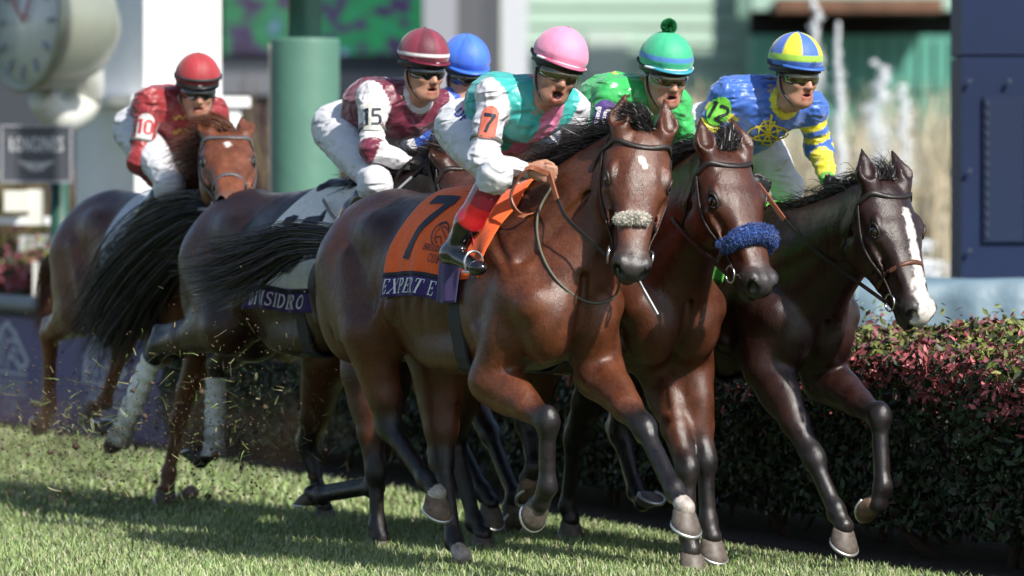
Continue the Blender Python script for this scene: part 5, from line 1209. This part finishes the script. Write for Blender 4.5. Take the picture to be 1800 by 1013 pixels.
    for z, e in rows:
        for a in np.linspace(-1.32, 1.32, n):
            dip = .010 * math.exp(-(a / .17) ** 2) if z < 0 else 0
            G.append(Hd((.086 + e) * math.cos(a) + .006, (.082 + e * .6) * math.sin(a), .004 + (z + dip) * (1 - .25 * (abs(a) / 1.32) ** 3)))
    Fg = [(i * n + j, i * n + j + 1, (i + 1) * n + j + 1, (i + 1) * n + j) for i in range(4) for j in range(n - 1)]
    gl = obj('goggles', G, Fg, mat('goggle lens ' + cfg.get('lens', 'dark'), {'dark': (.012, .012, .014), 'gold': (.10, .085, .03)}[cfg.get('lens', 'dark')], .05, spec=1.0, coat=1, coat_rough=.02, metal=.35), root)
    G = np.array(G); loop = [G[j] for j in range(n)] + [G[i * n + n - 1] for i in range(1, 5)] + [G[4 * n + j] for j in range(n - 2, -1, -1)] + [G[i * n] for i in range(3, -1, -1)]
    MB().tube(loop, .0036, 5).build('goggle_frame', mat('goggle frame ' + cfg['key'], cfg.get('gframe', (.02, .02, .02)), .4), gl)
    st = [Hd(.006 + .086 * math.cos(a), .083 * math.sin(a) , .008) for a in (1.32, 1.6)] + [Hc(np.array([.126 * math.cos(a), .115 * math.sin(a), -.01])) for a in np.linspace(1.9, 4.38, 12)] + [Hd(.006 + .086 * math.cos(a), .083 * math.sin(a), .008) for a in (-1.6, -1.32)]
    Nn = [(HM @ (np.array(p - hc) @ HM * [1, 1, 0])) for p in st]; V, F = ribbon(smooth_path(st, 40), smooth_path(np.array(Nn), 40), .017, .003); obj('goggle_strap', V, F, mat('goggle strap', (.03, .03, .034), .6), gl)
    if cfg.get('goggles2'):      # spare goggles pushed up on the cap
        P = [Hc(np.array([.128 * math.cos(a), .114 * math.sin(a), .008])) for a in np.linspace(-2.2, 2.2, 41)]; Nn = [HB @ np.array([math.cos(a), math.sin(a), 0]) for a in np.linspace(-2.2, 2.2, 41)]
        V, F = ribbon(P, Nn, .016, .004); obj('spare_strap', V, F, mat('goggle strap', (.03, .03, .034)), hel)
    if cfg.get('badge'):
        V, F = decal2([(_arc(0, 0, .012, .008, 0, 360, 16), .003), ([(-.006, 0), (.006, 0)], .004)], Hc(np.array([.128, 0, -.024])), HB @ np.array([0, 1, 0]), HB @ np.array([0, 0, 1.0]), HB @ np.array([1.0, 0, 0]), None, 0.0)
        obj('cap_badge', V + (HB @ np.array([.004, 0, 0])), F, mat('print white', (.7, .7, .7), .6), hel)
    return dict(root=root, J=J, fr=fr, HM=HM, Hd=Hd, Hc=Hc, HB=HB, jb=jb, pel=pel, lat=lat, spine=spine, front=front, chest=chest, mid=mid)
def decal2(strokes, o, ux, uy, out, bvh, off, step=.004):
    """strokes in metres in the plane (ux, uy) at o, pushed onto the surface along -out"""
    ux, uy, out = norm(ux), norm(uy), norm(out); Vs, Fs, n = [], [], 0
    for pts, w in strokes:
        V, F = strip2d(pts, w, step); Vs.append(V); Fs += [tuple(i + n for i in f) for f in F]; n += len(V)
    V = np.concatenate(Vs); return lay(V, o, ux, uy, out, bvh, off), Fs
def lay(V2, o, ux, uy, out, bvh, off):
    P = np.array(o) + V2[:, :1] * ux + V2[:, 1:2] * uy
    if bvh is None: return P + out * off
    Q = []
    last = None
    for p in P:
        h = bvh.ray_cast(Vector(p + out * .25), Vector(-out), .6)
        if h[0] is not None: q = np.array(h[0]) + np.array(h[1]) * off * .4 + out * off * .8; last = q - p
        else: q = p + (last if last is not None else 0)
        Q.append(q)
    return np.array(Q)
def disc2d(outline, n=7):
    """filled patch: rings between the outline and its centre"""
    O = np.array(outline, float); c = O.mean(0); V = [c + (O - c) * k / n for k in range(1, n + 1)]; V = np.vstack([[c]] + V); m = len(O)
    F = [(0, 1 + j, 1 + (j + 1) % m) for j in range(m)] + [(1 + k * m + j, 1 + (k + 1) * m + j, 1 + (k + 1) * m + (j + 1) % m, 1 + k * m + (j + 1) % m) for k in range(n - 1) for j in range(m)]
    return V, F
def armband(jk, side, txt, plate_col, ink, size=.085, t=.42, rot=0.0, shape='tag', strap=True, out=None, wide=1.0):
    """number plate strapped to the upper arm, facing the camera side"""
    J = jk['J']; fr = jk['fr']; sh, el = J['sh' + side], J['el' + side]; c = sh + (el - sh) * t; ax = norm(sh - el)
    out = norm(fr.loc(CAM) - c) if out is None else norm(out)
    uy = norm(ax - out * np.dot(ax, out)); ux = np.cross(uy, out)
    cr, sr = math.cos(rot), math.sin(rot); ux, uy = ux * cr + uy * sr, uy * cr - ux * sr
    w, h = size * .78 * wide, size * 1.25
    if shape == 'tag': ol = [(-w / 2, -h / 2), (0, -h / 2), (w / 2, -h / 2), (w / 2, 0), (w / 2, h * .3), (w * .32, h * .44), (w * .1, h * .5), (-w * .1, h * .5), (-w * .32, h * .44), (-w / 2, h * .3), (-w / 2, 0)]
    else: ol = [(w * .58 * math.cos(a), h * .5 * math.sin(a)) for a in np.linspace(0, 2 * math.pi, 24, endpoint=False)]
    ol = np.array(ol); dens = []
    for p, q in zip(ol, np.roll(ol, -1, 0)): dens += [p + (q - p) * k / 3 for k in range(3)]
    V2, F = disc2d(dens); V = lay(V2, c, ux, uy, out, jk['jb'], .005)
    pl = obj('number_armband', V, F, mat('armband ' + str(plate_col), plate_col, .6, bump=.2, bscale=120), jk['root'])
    V2, F, wd = text2d(txt, BLOCK, size * .72, gap=.08, bold=1.05); V2 = V2 - np.array([wd / 2, size * .40])
    obj('armband_number', lay(V2, c, ux, uy, out, jk['jb'], .0075), F, mat('ink ' + str(ink), ink, .6), pl)
    if strap:
        c2 = sh + (el - sh) * (t + .28); P = []; e1 = norm(np.cross(ax, (0, 1, .3))); e2 = np.cross(ax, e1)
        for a in np.linspace(0, 2 * math.pi, 30):
            d = e1 * math.cos(a) + e2 * math.sin(a); h_ = jk['jb'].ray_cast(Vector(c2 + d * .11), Vector(-d), .2); P.append((np.array(h_[0]) if h_[0] is not None else c2 + d * .06) + d * .002)
        P = np.array(P); V, F = ribbon(P, P - c2, .016, .003); obj('armband_strap', V, F, mat('elastic strap', (.12, .12, .11), .6), pl)
# ------------------------------------------------------------------ riders, tack and lettering for each runner
def solid(c): 
    c = np.array(c); return lambda part, t, q, V, N: np.tile(c, (len(V), 1))
def pat7(part, t, q, V, N):
    C = np.tile(np.array((.035, .40, .37)), (len(V), 1)); pink = np.array((.72, .20, .36)); white = (.60, .59, .64)
    lat, up, fr = q.T
    C[(part < 2) & (up < .34)] = pink
    C[(part < 2) & (lat > .02) & (fr > .0) & (lat < .115)] = pink
    C[(part < 2) & (np.abs(lat) < .02) & (fr < -.02)] = pink
    C[(part >= 2)] = white
    return C
def pat15(part, t, q, V, N):
    m = np.array((.135, .012, .035)); w = np.array((.60, .59, .60)); C = np.tile(m, (len(V), 1)); lat, up, fr = q.T
    C[(part < 2) & (up < .30)] = w
    C[(part < 2) & (fr > 0) & (up < .80 - np.abs(lat) * 4.5)] = w
    C[(part < 2) & (fr < 0) & (np.abs(lat) < .03)] = w
    ua = (part == 2) | (part == 4); fa = (part == 3) | (part == 5)
    C[ua] = m; C[ua & (t < .42)] = w; C[ua & (t > .56) & (t < .86)] = w; C[fa] = w; C[fa & (t < .10)] = m
    return C
def pat2(part, t, q, V, N):
    C = np.tile(np.array((.045, .44, .11)), (len(V), 1)); lat, up, fr = q.T
    C[(part < 2) & (fr < .02) & (np.abs(lat + .10) < .014)] = (.55, .46, .04)
    return C
def pat12(part, t, q, V, N):
    b = np.array((.045, .135, .50)); y = np.array((.70, .62, .035)); C = np.tile(b, (len(V), 1)); lat, up, fr = q.T
    ua = (part == 2) | (part == 4); fa = (part == 3) | (part == 5)
    C[ua & (t > .04) & (t < .26)] = y; C[ua & (t > .46) & (t < .66)] = y; C[ua & (t > .86)] = y; C[fa] = y; C[fa & (t > .90)] = (.10, .42, .05); C[fa & (t > .08) & (t < .24)] = b
    return C
def capc(c, seams=None): 
    return lambda ph, th: c
YEL, BLU = (.70, .62, .035), (.045, .135, .50)
def cap12(ph, th):
    if th > 86: return (.045, .13, .46)
    if th > 74: return (.30, .52, .05)
    return BLU if int((ph + math.pi / 8 * 1) / (math.pi / 4)) % 2 == 0 else YEL
JC = {
 'j7': dict(key='pink cap', label='jockey in turquoise and pink silks, mouth wide open, on the nearest horse', face=(.30, -.90, -.20), up=(.30, -.10, .95), mouth=.014, pattern=pat7, cap=lambda p, t: (.74, .26, .42), peak=(.50, .12, .22), rim=1, seed=1, lens='gold',
    px=dict(head=(978, 128, .0), shR=(868, 168, -.18), shL=(1004, 190, .17), elR=(848, 285, -.27), wrR=(925, 298, -.12), haR=(962, 306, -.07), elL=(1012, 250, .25), wrL=(1000, 298, .14), haL=(1002, 312, .09), hipR=(812, 232, -.12), hipL=(905, 236, .12), knR=(872, 308, -.27), anR=(794, 446, -.33), toR=(840, 471, -.34), knL=(985, 300, .25)),
    boot=(.008, .008, .010), boot_t=.02, boot_bands=[(-.1, .36, (.22, .012, .035)), (.36, .60, (.52, .012, .02))], sleather=(.45, .03, .05), skin=(.40, .205, .14), stubble=1),
 'j15': dict(key='maroon cap', label='jockey in maroon and white silks with black gloves and number 15 armband', face=(.50, -.82, -.16), up=(.06, -.1, .98), collar=(.6, .59, .60), pattern=pat15, cap=lambda p, t: (.70, .69, .69) if 80 < t < 87 else ((.11, .010, .026) if int(p / (math.pi / 4)) % 2 else (.20, .016, .042)), peak=(.13, .010, .03), seed=2, badge=1, glove=(.010, .010, .012),
    px=dict(head=(745, 125, 0), shR=(655, 170, -.18), shL=(775, 190, .17), elR=(655, 264, -.26), wrR=(718, 287, -.12), haR=(750, 294, -.07), elL=(790, 262, .24), wrL=(790, 300, .14), haL=(790, 312, .09), hipR=(592, 232, -.12), hipL=(674, 238, .12), knR=(662, 322, -.27), anR=(598, 405, -.31), toR=(635, 425, -.32), knL=(735, 315, .25)),
    boot_bands=[(-.1, .55, (.012, .012, .014)), (.55, .9, (.16, .014, .05))]),
 'j6': dict(key='blue cap', res=.012, label='jockey in a plain blue cap, almost hidden between two riders', face=(.35, -.85, -.3), pattern=solid((.03, .10, .45)), cap=lambda p, t: (.035, .13, .62) if int(p / (math.pi / 4)) % 2 else (.05, .17, .70), seed=3, px=dict(head=(818, 132, .0)), pos={}),
 'j10': dict(key='red cap', res=.009, label='jockey in dark red silks with gold chest embroidery at the back', face=(.16, -.92, -.24), up=(.03, -.1, .97), pattern=solid((.26, .018, .022)), cap=lambda p, t: (.36, .022, .03) if int(p / (math.pi / 4)) % 2 else (.30, .018, .024), peak=(.015, .015, .016), seed=4, badge=1, goggles2=1,
    px=dict(head=(347, 160, 0), shR=(262, 180, -.18), shL=(375, 196, .17), elR=(246, 285, -.26), wrR=(290, 330, -.13), haR=(318, 342, -.08), elL=(392, 270, .24), wrL=(372, 326, .14), haL=(372, 340, .09), hipR=(238, 232, -.12), hipL=(312, 238, .12), knR=(300, 325, -.27), anR=(240, 400, -.31), toR=(275, 420, -.32), knL=(350, 310, .25))),
 'j2': dict(key='green cap', label='jockey in shiny green silks with a pompom on the cap', face=(.36, -.86, -.24), up=(.06, -.1, .97), pattern=pat2, silk_rough=.26, cap=lambda p, t: (.06, .22, .52) if 74 < t < 84 else (.035, .42, .21), peak=(.05, .30, .40), rim=1, pompom=(.012, .24, .075), seed=5, lens='gold', gframe=(.4, .4, .4),
    px=dict(head=(1170, 135, 0), shR=(1072, 165, -.18), shL=(1186, 186, .17), elR=(1050, 262, -.26), wrR=(1110, 296, -.12), haR=(1140, 304, -.07), elL=(1205, 262, .24), wrL=(1195, 300, .14), haL=(1200, 312, .09), hipR=(1000, 228, -.12), hipL=(1090, 234, .12))),
 'j12': dict(key='quartered cap', label='jockey in blue silks with yellow-banded sleeves and a quartered cap', face=(.52, -.82, -.14), up=(.06, -.1, .98), collar=(.70, .62, .035), pattern=pat12, cap=cap12, peak=(.045, .13, .46), seed=6, lens='gold', glove=(.010, .010, .012), mouth=.003,
    px=dict(head=(1400, 135, 0), shR=(1280, 166, -.19), shL=(1424, 190, .17), elR=(1232, 254, -.30), wrR=(1300, 318, -.14), haR=(1330, 326, -.08), elL=(1440, 262, .25), wrL=(1456, 318, .16), haL=(1470, 334, .12), hipR=(1232, 236, -.12), hipL=(1325, 240, .12), knL=(1385, 330, .24), anL=(1350, 440, .31))),
}
PAIR = dict(j7='h7', j15='h15', j6='h6', j10='h10', j2='h2', j12='h3')
JK = {k: build_jockey(JC[k], HS[PAIR[k]]) for k in JC}
for k, h in PAIR.items():
    J = JK[k]['J']; hd = {-1: J['haR'] + np.array([.02, 0, 0]), 1: J['haL'] + np.array([.02, 0, 0])}
    kw = {'h7': dict(kind='dark', rein_kind='tan'), 'h3': dict(kind='dark', rein_kind='tan', nose='brown'), 'h2': dict(kind='dark', rein_kind='tan', nose='grey'), 'h10': dict(kind='grey', nose='grey', rein_kind='tan')}.get(h, {})
    bridle(HS[h], hands=hd, **kw)
NAVY = (.012, .016, .032); PURPLE = (.045, .022, .14)
cl7 = cloth_set(HS['h7'], (.95, .135, .022), s_bot=.49, slant=.24, a_back=-.53, a_front=.13, strip=PURPLE, strip_front=-.13)
HS['h7']['drape'].patch('folded_flap', lambda s: -.20 + 0 * s, lambda s: -.045 + .10 * (s + .5), -.585, -.415, mat('flap purple', (.040, .020, .11), .7, sheen=.15), cl7, off=.030, na=14, ns=14)
cl15 = cloth_set(HS['h15'], (.80, .78, .72), s_bot=.585, slant=.40, a_back=-.30, a_front=.24, strip=PURPLE, strip_h=.09)
cloth_set(HS['h10'], (.55, .58, .66), s_bot=.50); cloth_set(HS['h2'], (.10, .45, .05), s_bot=.55, a_front=.2, slant=.05); cloth_set(HS['h3'], (.10, .45, .05), s_bot=.45); cloth_set(HS['h6'], (.5, .5, .5), s_bot=.45)
fleece(HS['h2'], [(.385, -.105, -.075), (.375, -.075, .02), (.37, 0, .06), (.375, .075, .02), (.385, .105, -.075)],   .035, (.020, .075, .30), 'blue fleece', 12000)
fleece(HS['h7'], [(.375, -.075, -.0), (.372, -.03, .04), (.37, 0, .05), (.372, .045, .03)], .022, (.72, .68, .60), 'white fleece', 5000, bulge=lambda u: 1 - .45 * np.exp(-((u - .5) / .10) ** 2))
# lettering on the saddlecloths (right side: s is negative, y up the cloth)
ink = mat('navy print', NAVY, .6); wht = mat('white print', (.72, .72, .74), .6)
def on_cloth(hs, txt, font, size, a, s, m, parent, name, **kw):
    sh = kw.pop('shear', .18); V, F, w = text2d(txt, font, size, **kw); return hs['drape'].print(name, V, F, a, s, m, parent, shear=sh, off=.0195)
on_cloth(HS['h7'], '7', BLOCK, .30, -.505, -.425, ink, cl7, 'cloth_number', sx=.98)
on_cloth(HS['h7'], 'EXPERT E', SERIF, .060, -.600, -.562, wht, cl7, 'name_lettering', gap=.13, slant=.2, bold=1.0)
on_cloth(HS['h7'], 'BREEDERS', SERIF, .026, -.33, -.385, ink, cl7, 'event_lettering', gap=.06, bold=1.2)
on_cloth(HS['h7'], 'CUP', SERIF, .034, -.29, -.43, ink, cl7, 'event_lettering', gap=.06, bold=1.2)
on_cloth(HS['h15'], '15', BLOCK, .26, -.40, -.495, ink, cl15, 'cloth_number', gap=.14, shear=.40)
on_cloth(HS['h15'], 'DIVISIDERO', SERIF, .062, -.49, -.658, wht, cl15, 'name_lettering', gap=.14, bold=1.0)
armband(JK['j7'], 'R', '7', (.52, .12, .075), NAVY, .105, t=.40, wide=.8)
armband(JK['j15'], 'R', '15', (.50, .49, .44), NAVY, .10, t=.36)
armband(JK['j10'], 'R', '10', (.55, .53, .52), (.45, .02, .03), .10, t=.40)
armband(JK['j2'], 'R', '10', (.085, .045, .22), (.7, .7, .72), .115, t=.42, strap=False)
armband(JK['j12'], 'R', '12', (.14, .50, .04), (.012, .014, .02), .105, t=.34, shape='oval', strap=False)

# white bandages on the hind cannons
bm = mat('bandage', (.60, .58, .54), .85, noise=.35, nscale=14, bump=.6, bscale=70)
for nm in ('hr', 'hl'):
    p = HS['h15']['legs'][nm]['p']; a, b = p[1] + (p[2] - p[1]) * .16, p[2] + (p[2] - p[1]) * .08
    ax = norm(b - a); bk = norm(np.cross(ax, (0, 1, 0))); bk = bk if bk[0] < 0 else -bk; n = 36; V = []; t = np.linspace(0, 1, n)
    for i in range(n):
        c = a + (b - a) * t[i] + bk * .012; r = .050 + .004 * math.sin(t[i] * 46) + .010 * max(0, (t[i] - .8) / .2)
        for j in range(18):
            an = 2 * math.pi * j / 18; V.append(c + bk * math.cos(an) * r * 1.22 + np.array([0, 1, 0]) * math.sin(an) * r * .92)
    F = [(i * 18 + j, i * 18 + (j + 1) % 18, (i + 1) * 18 + (j + 1) % 18, (i + 1) * 18 + j) for i in range(n - 1) for j in range(18)] + [tuple(range(18)), tuple(range((n - 1) * 18, n * 18))]
    V = np.array(V); d = sstep(.45, 1.0, np.repeat(t, 18) + fbm(V * 25, 3) * .7)[:, None]; C = np.array((.78, .77, .74)) * (1 - d * .7) + np.array((.10, .07, .045)) * d * .7
    obj('bandage', V, F, mat('leg bandage', attr=True, rough=.85, bump=.5, bscale=90), HS['h15']['root'], col=C)
# neck strap hanging round the chest of the nearest horse
hs = HS['h7']; Q, N = [], []; co = hs['fr'].loc(CAM)
for q in smooth_path(np.array([(972, 330, 0), (946, 380, 0), (950, 440, 0), (982, 500, 0), (1032, 532, 0), (1072, 528, 0), (1090, 500, 0), (1086, 470, 0)], float), 46):
    h_ = hs['bvh'].ray_cast(Vector(co), Vector(ray(q[0], q[1]) @ hs['fr'].M), 40)
    if h_[0] is not None: Q.append(np.array(h_[0]) + np.array(h_[1]) * .008); N.append(np.array(h_[1]))
Q = np.array(Q)
for _ in range(6): Q[1:-1] = Q[1:-1] * .5 + (Q[:-2] + Q[2:]) * .25
V, F = tube_mesh(Q, .0058, 6); obj('neck_strap', V, F, mat('cord', (.10, .10, .07), .7), hs['root'])
# gold embroidery on the dark red silks, star emblem on the blue silks, lettering on the breeches, number on a peak
def chest_decal(jk, strokes, cx, cy, name, m, off=.006):
    out = norm(jk['fr'].loc(CAM) - jk['chest']); uy = norm(np.array([0, 0, 1.0]) - out * out[2]); ux = np.cross(uy, out); o = jk['fr'].b(cx, cy, -.02)
    V, F = decal2(strokes, o, ux, uy, out, jk['jb'], off); obj(name, V, F, m, jk['root'])
gold = mat('gold braid', (.62, .40, .05), .5); st = []
for r_, (y0, w0) in enumerate(((.035, .17), (-.035, .17))):
    for sgn in (-1, 1):
        u = np.linspace(.012, w0 * .62, 40); st.append(([(sgn * x, y0 + .010 * math.sin(x * 190) - .010 * (x / .1)) for x in u], .005)); st.append(([(sgn * x, y0 + .009 * math.cos(x * 150 + 1) - .010 * (x / .1)) for x in u], .004))
st.append(([(0, .07), (.002, 0), (-.002, -.075)], .006)); chest_decal(JK['j10'], st, 342, 216, 'gold_embroidery', gold)
yl = mat('yellow print', (.62, .50, .03), .55); st = [(_arc(0, 0, .105, .040, 0, 360, 40), .008), (_arc(.0, .0, .05, .065, 0, 360, 30), .006)]
for a in range(0, 360, 45): st.append(([(0, 0), (.075 * math.cos(R(a + 15)), .075 * math.sin(R(a + 15)))], np.linspace(.022, .002, 20).tolist() if False else .009))
st.append(([(0, -.02), (.02, .10)], .012)); st = [([(x * .8, y * .8) for x, y in p_], w_ * .9) for p_, w_ in st]; chest_decal(JK['j12'], st, 1350, 234, 'star_emblem', yl)
def flat_text(jk, txt, px_, size, rot, bvh, name, m, b_=-.1, off=.004):
    o = jk['fr'].b(px_[0], px_[1], b_); out = norm(jk['fr'].loc(CAM) - o); uy = norm(np.array([0, 0, 1.0]) - out * out[2]); ux = np.cross(uy, out); c, s_ = math.cos(rot), math.sin(rot); ux, uy = ux * c + uy * s_, uy * c - ux * s_
    V, F, w = text2d(txt, BLOCK, size, gap=.12); obj(name, lay(V, o, ux, uy, out, bvh, off), F, m, jk['root'])
flat_text(JK['j7'], 'DET', (798, 200), .042, R(-48), JK['j7']['J']['bre_bvh'], 'breeches_lettering', mat('blue print', (.03, .04, .25), .6))
JKc = JK['j12']; V, F, w = text2d('10', BLOCK, .018, gap=.2); o = JKc['Hc'](np.array([.128, .0, -.008])); obj('cap_number', o + JKc['HB'] @ np.array([.006, 0, 0]) + (V[:, :1] - w / 2) * (JKc['HB'] @ np.array([0, 1.0, 0])) + V[:, 1:2] * (JKc['HB'] @ np.array([0, 0, 1.0])), F, mat('ink black', (.01, .03, .01), .6), JKc['root'])

# event emblem above the lettering on the orange cloth
em = [(_arc(0, 0, .05, .05, 20, 250, 20), .006), (_arc(.01, -.004, .035, .036, 40, 260, 16), .005), ([(-.03, .03), (.0, .055), (.03, .04), (.05, .01)], .006), ([(.0, .02), (.03, .0), (.055, -.02)], .005), ([(-.02, -.02), (.01, -.01), (.03, -.04)], .005)]
V, F, n = [], [], 0
for pts, w in em:
    v, f = strip2d(pts, w, .01); V.append(v); F += [tuple(i + n for i in q) for q in f]; n += len(v)
HS['h7']['drape'].print('event_emblem', np.concatenate(V), F, -.255, -.31, ink, cl7, off=.0195)
# whips
def whip(jk, a, b, label):
    V, F = tube_mesh(smooth_path([a, a * .5 + b * .5 + np.array([0, 0, .01]), b], 14), np.linspace(.007, .0035, 14), 7); r = empty('whip', jk['fr'].wld(a)); tag(r, label, 'whip', 'riding whips'); M_ = jk['fr'].M
    obj('shaft', (V - a) @ M_.T, F, mat('whip shaft', (.30, .31, .33), .4), r); g0 = a - norm(b - a) * .10; V, F = tube_mesh([g0, a + norm(b - a) * .06], .0105, 8); obj('handle', (V - a) @ M_.T, F, mat('whip handle', (.012, .012, .012), .6), r); V, F = ribbon([b - norm(b - a) * .10, b + norm(b - a) * .02], [(0, -1, 0), (0, -1, 0)], .018, .006); obj('flap', (V - a) @ M_.T, F, mat('whip flap', (.42, .43, .45), .5), r, smooth=False)
j = JK['j7']; whip(j, j['J']['haL'] + np.array([.03, .03, 0]), j['fr'].b(1152, 546, .30), 'grey whip whose tip shows below the muzzle of the nearest horse')
j = JK['j15']; h_ = j['J']['haR']; whip(j, h_ + np.array([.0, -.02, .0]), h_ + np.array([-.16, -.28, -.30]), 'black-handled whip in the gloved hand of the maroon-capped jockey')
# ------------------------------------------------------------------ kicked-up turf
rs = np.random.default_rng(77)
def flying(n, seed):
    rs = np.random.default_rng(seed); out = []
    while len(out) < n:
        k = rs.random(); x = rs.normal(150, 150) if k < .72 else rs.normal(430, 90); y = rs.normal(790, 75) if k < .72 else rs.normal(760, 100); Y = rs.uniform(.6, 4.0) if k < .8 else rs.uniform(-.2, 1.6)
        if x < -40 or x > 640 or y > 880: continue
        p = at_depth(x, y, Y)
        if p[2] > .03: out.append(p)
    return np.array(out)
P = flying(7000, 5); n = len(P); S = np.array([(1, 0, 0), (-1, 0, 0), (0, 1, 0), (0, -1, 0), (0, 0, 1), (0, 0, -1.0)]); tri = np.array([(0, 2, 4), (2, 1, 4), (1, 3, 4), (3, 0, 4), (2, 0, 5), (1, 2, 5), (3, 1, 5), (0, 3, 5)])
r = .0012 + .0055 * rs.random(n) ** 3; r[rs.random(n) < .02] *= 3.4; V = P[:, None] + (S[None] * (.6 + .8 * rs.random((n, len(S), 1)))) * r[:, None, None]; V = V.reshape(-1, 3); F = (tri[None] + (np.arange(n) * len(S))[:, None, None]).reshape(-1, 3)
o = obj('turf_clods', V, F, mat('soil', (.085, .055, .034), .95, noise=.4, nscale=60), smooth=False); tag(o, 'dark soil crumbs thrown up behind the hooves at left', 'soil', kind='stuff')
P = flying(1300, 6); n = len(P); D = rs.normal(0, 1, (n, 3)); D /= np.linalg.norm(D, axis=1)[:, None]; L = .015 + .045 * rs.random(n); q = np.linspace(0, 1, 4); B = rs.normal(0, .3, (n, 3))
Ps = P[:, None] + D[:, None] * (L[:, None] * q)[:, :, None] + B[:, None] * (L[:, None] * q ** 2)[:, :, None]; V, F = ribbons(Ps, .0045, rs); C = np.where(rs.random((n, 1)) < .6, np.array([[.13, .18, .05]]), np.array([[.24, .22, .11]])) * (.6 + .6 * rs.random((n, 1)))
o = obj('flying_grass', V, F, MATS['grass blade'], smooth=False, col=np.repeat(C, 8, 0)); tag(o, 'torn grass blades flying behind the hooves at left', 'grass', kind='stuff')

# the brown dust hanging behind the hooves
c = at_depth(150, 800, 3.2); a = np.linspace(0, math.pi, 17); V, F = lathe_mesh(np.stack([np.sin(a) + 1e-3, -np.cos(a)], 1), 28); V = V * np.array([1.15, 1.5, .33]); o = obj('dust_cloud', V, F, None); o.location = (c[0], c[1], .36); o.rotation_euler = (0, 0, -THETA)
dm = bpy.data.materials.new('turf dust'); dm.use_nodes = True; nt = dm.node_tree; nt.nodes.remove(nt.nodes['Principled BSDF']); pv = nt.nodes.new('ShaderNodeVolumePrincipled'); pv.inputs['Color'].default_value = (.42, .30, .20, 1)
tc = nt.nodes.new('ShaderNodeTexCoord'); nz = nt.nodes.new('ShaderNodeTexNoise'); nz.inputs['Scale'].default_value = 3.2; nz.inputs['Detail'].default_value = 3; nt.links.new(tc.outputs['Object'], nz.inputs['Vector'])
ln = nt.nodes.new('ShaderNodeVectorMath'); ln.operation = 'LENGTH'; sc_ = nt.nodes.new('ShaderNodeVectorMath'); sc_.operation = 'MULTIPLY'; sc_.inputs[1].default_value = (1 / 1.15, 1 / 1.5, 1 / .33); nt.links.new(tc.outputs['Object'], sc_.inputs[0]); nt.links.new(sc_.outputs[0], ln.inputs[0])
fo = nt.nodes.new('ShaderNodeMapRange'); fo.inputs['From Min'].default_value = 1.0; fo.inputs['From Max'].default_value = .2; fo.inputs['To Min'].default_value = 0; fo.inputs['To Max'].default_value = 1; nt.links.new(ln.outputs['Value'], fo.inputs['Value'])
mr = nt.nodes.new('ShaderNodeMapRange'); mr.inputs['From Min'].default_value = .42; mr.inputs['From Max'].default_value = .72; mr.inputs['To Min'].default_value = 0; mr.inputs['To Max'].default_value = .75; nt.links.new(nz.outputs['Fac'], mr.inputs['Value'])
mu = nt.nodes.new('ShaderNodeMath'); mu.operation = 'MULTIPLY'; nt.links.new(fo.outputs[0], mu.inputs[0]); nt.links.new(mr.outputs[0], mu.inputs[1]); nt.links.new(mu.outputs[0], pv.inputs['Density']); nt.links.new(pv.outputs[0], nt.nodes['Material Output'].inputs['Volume'])
o.data.materials.append(dm); tag(o, 'thin brown dust hanging behind the hooves at left', 'dust', kind='stuff')
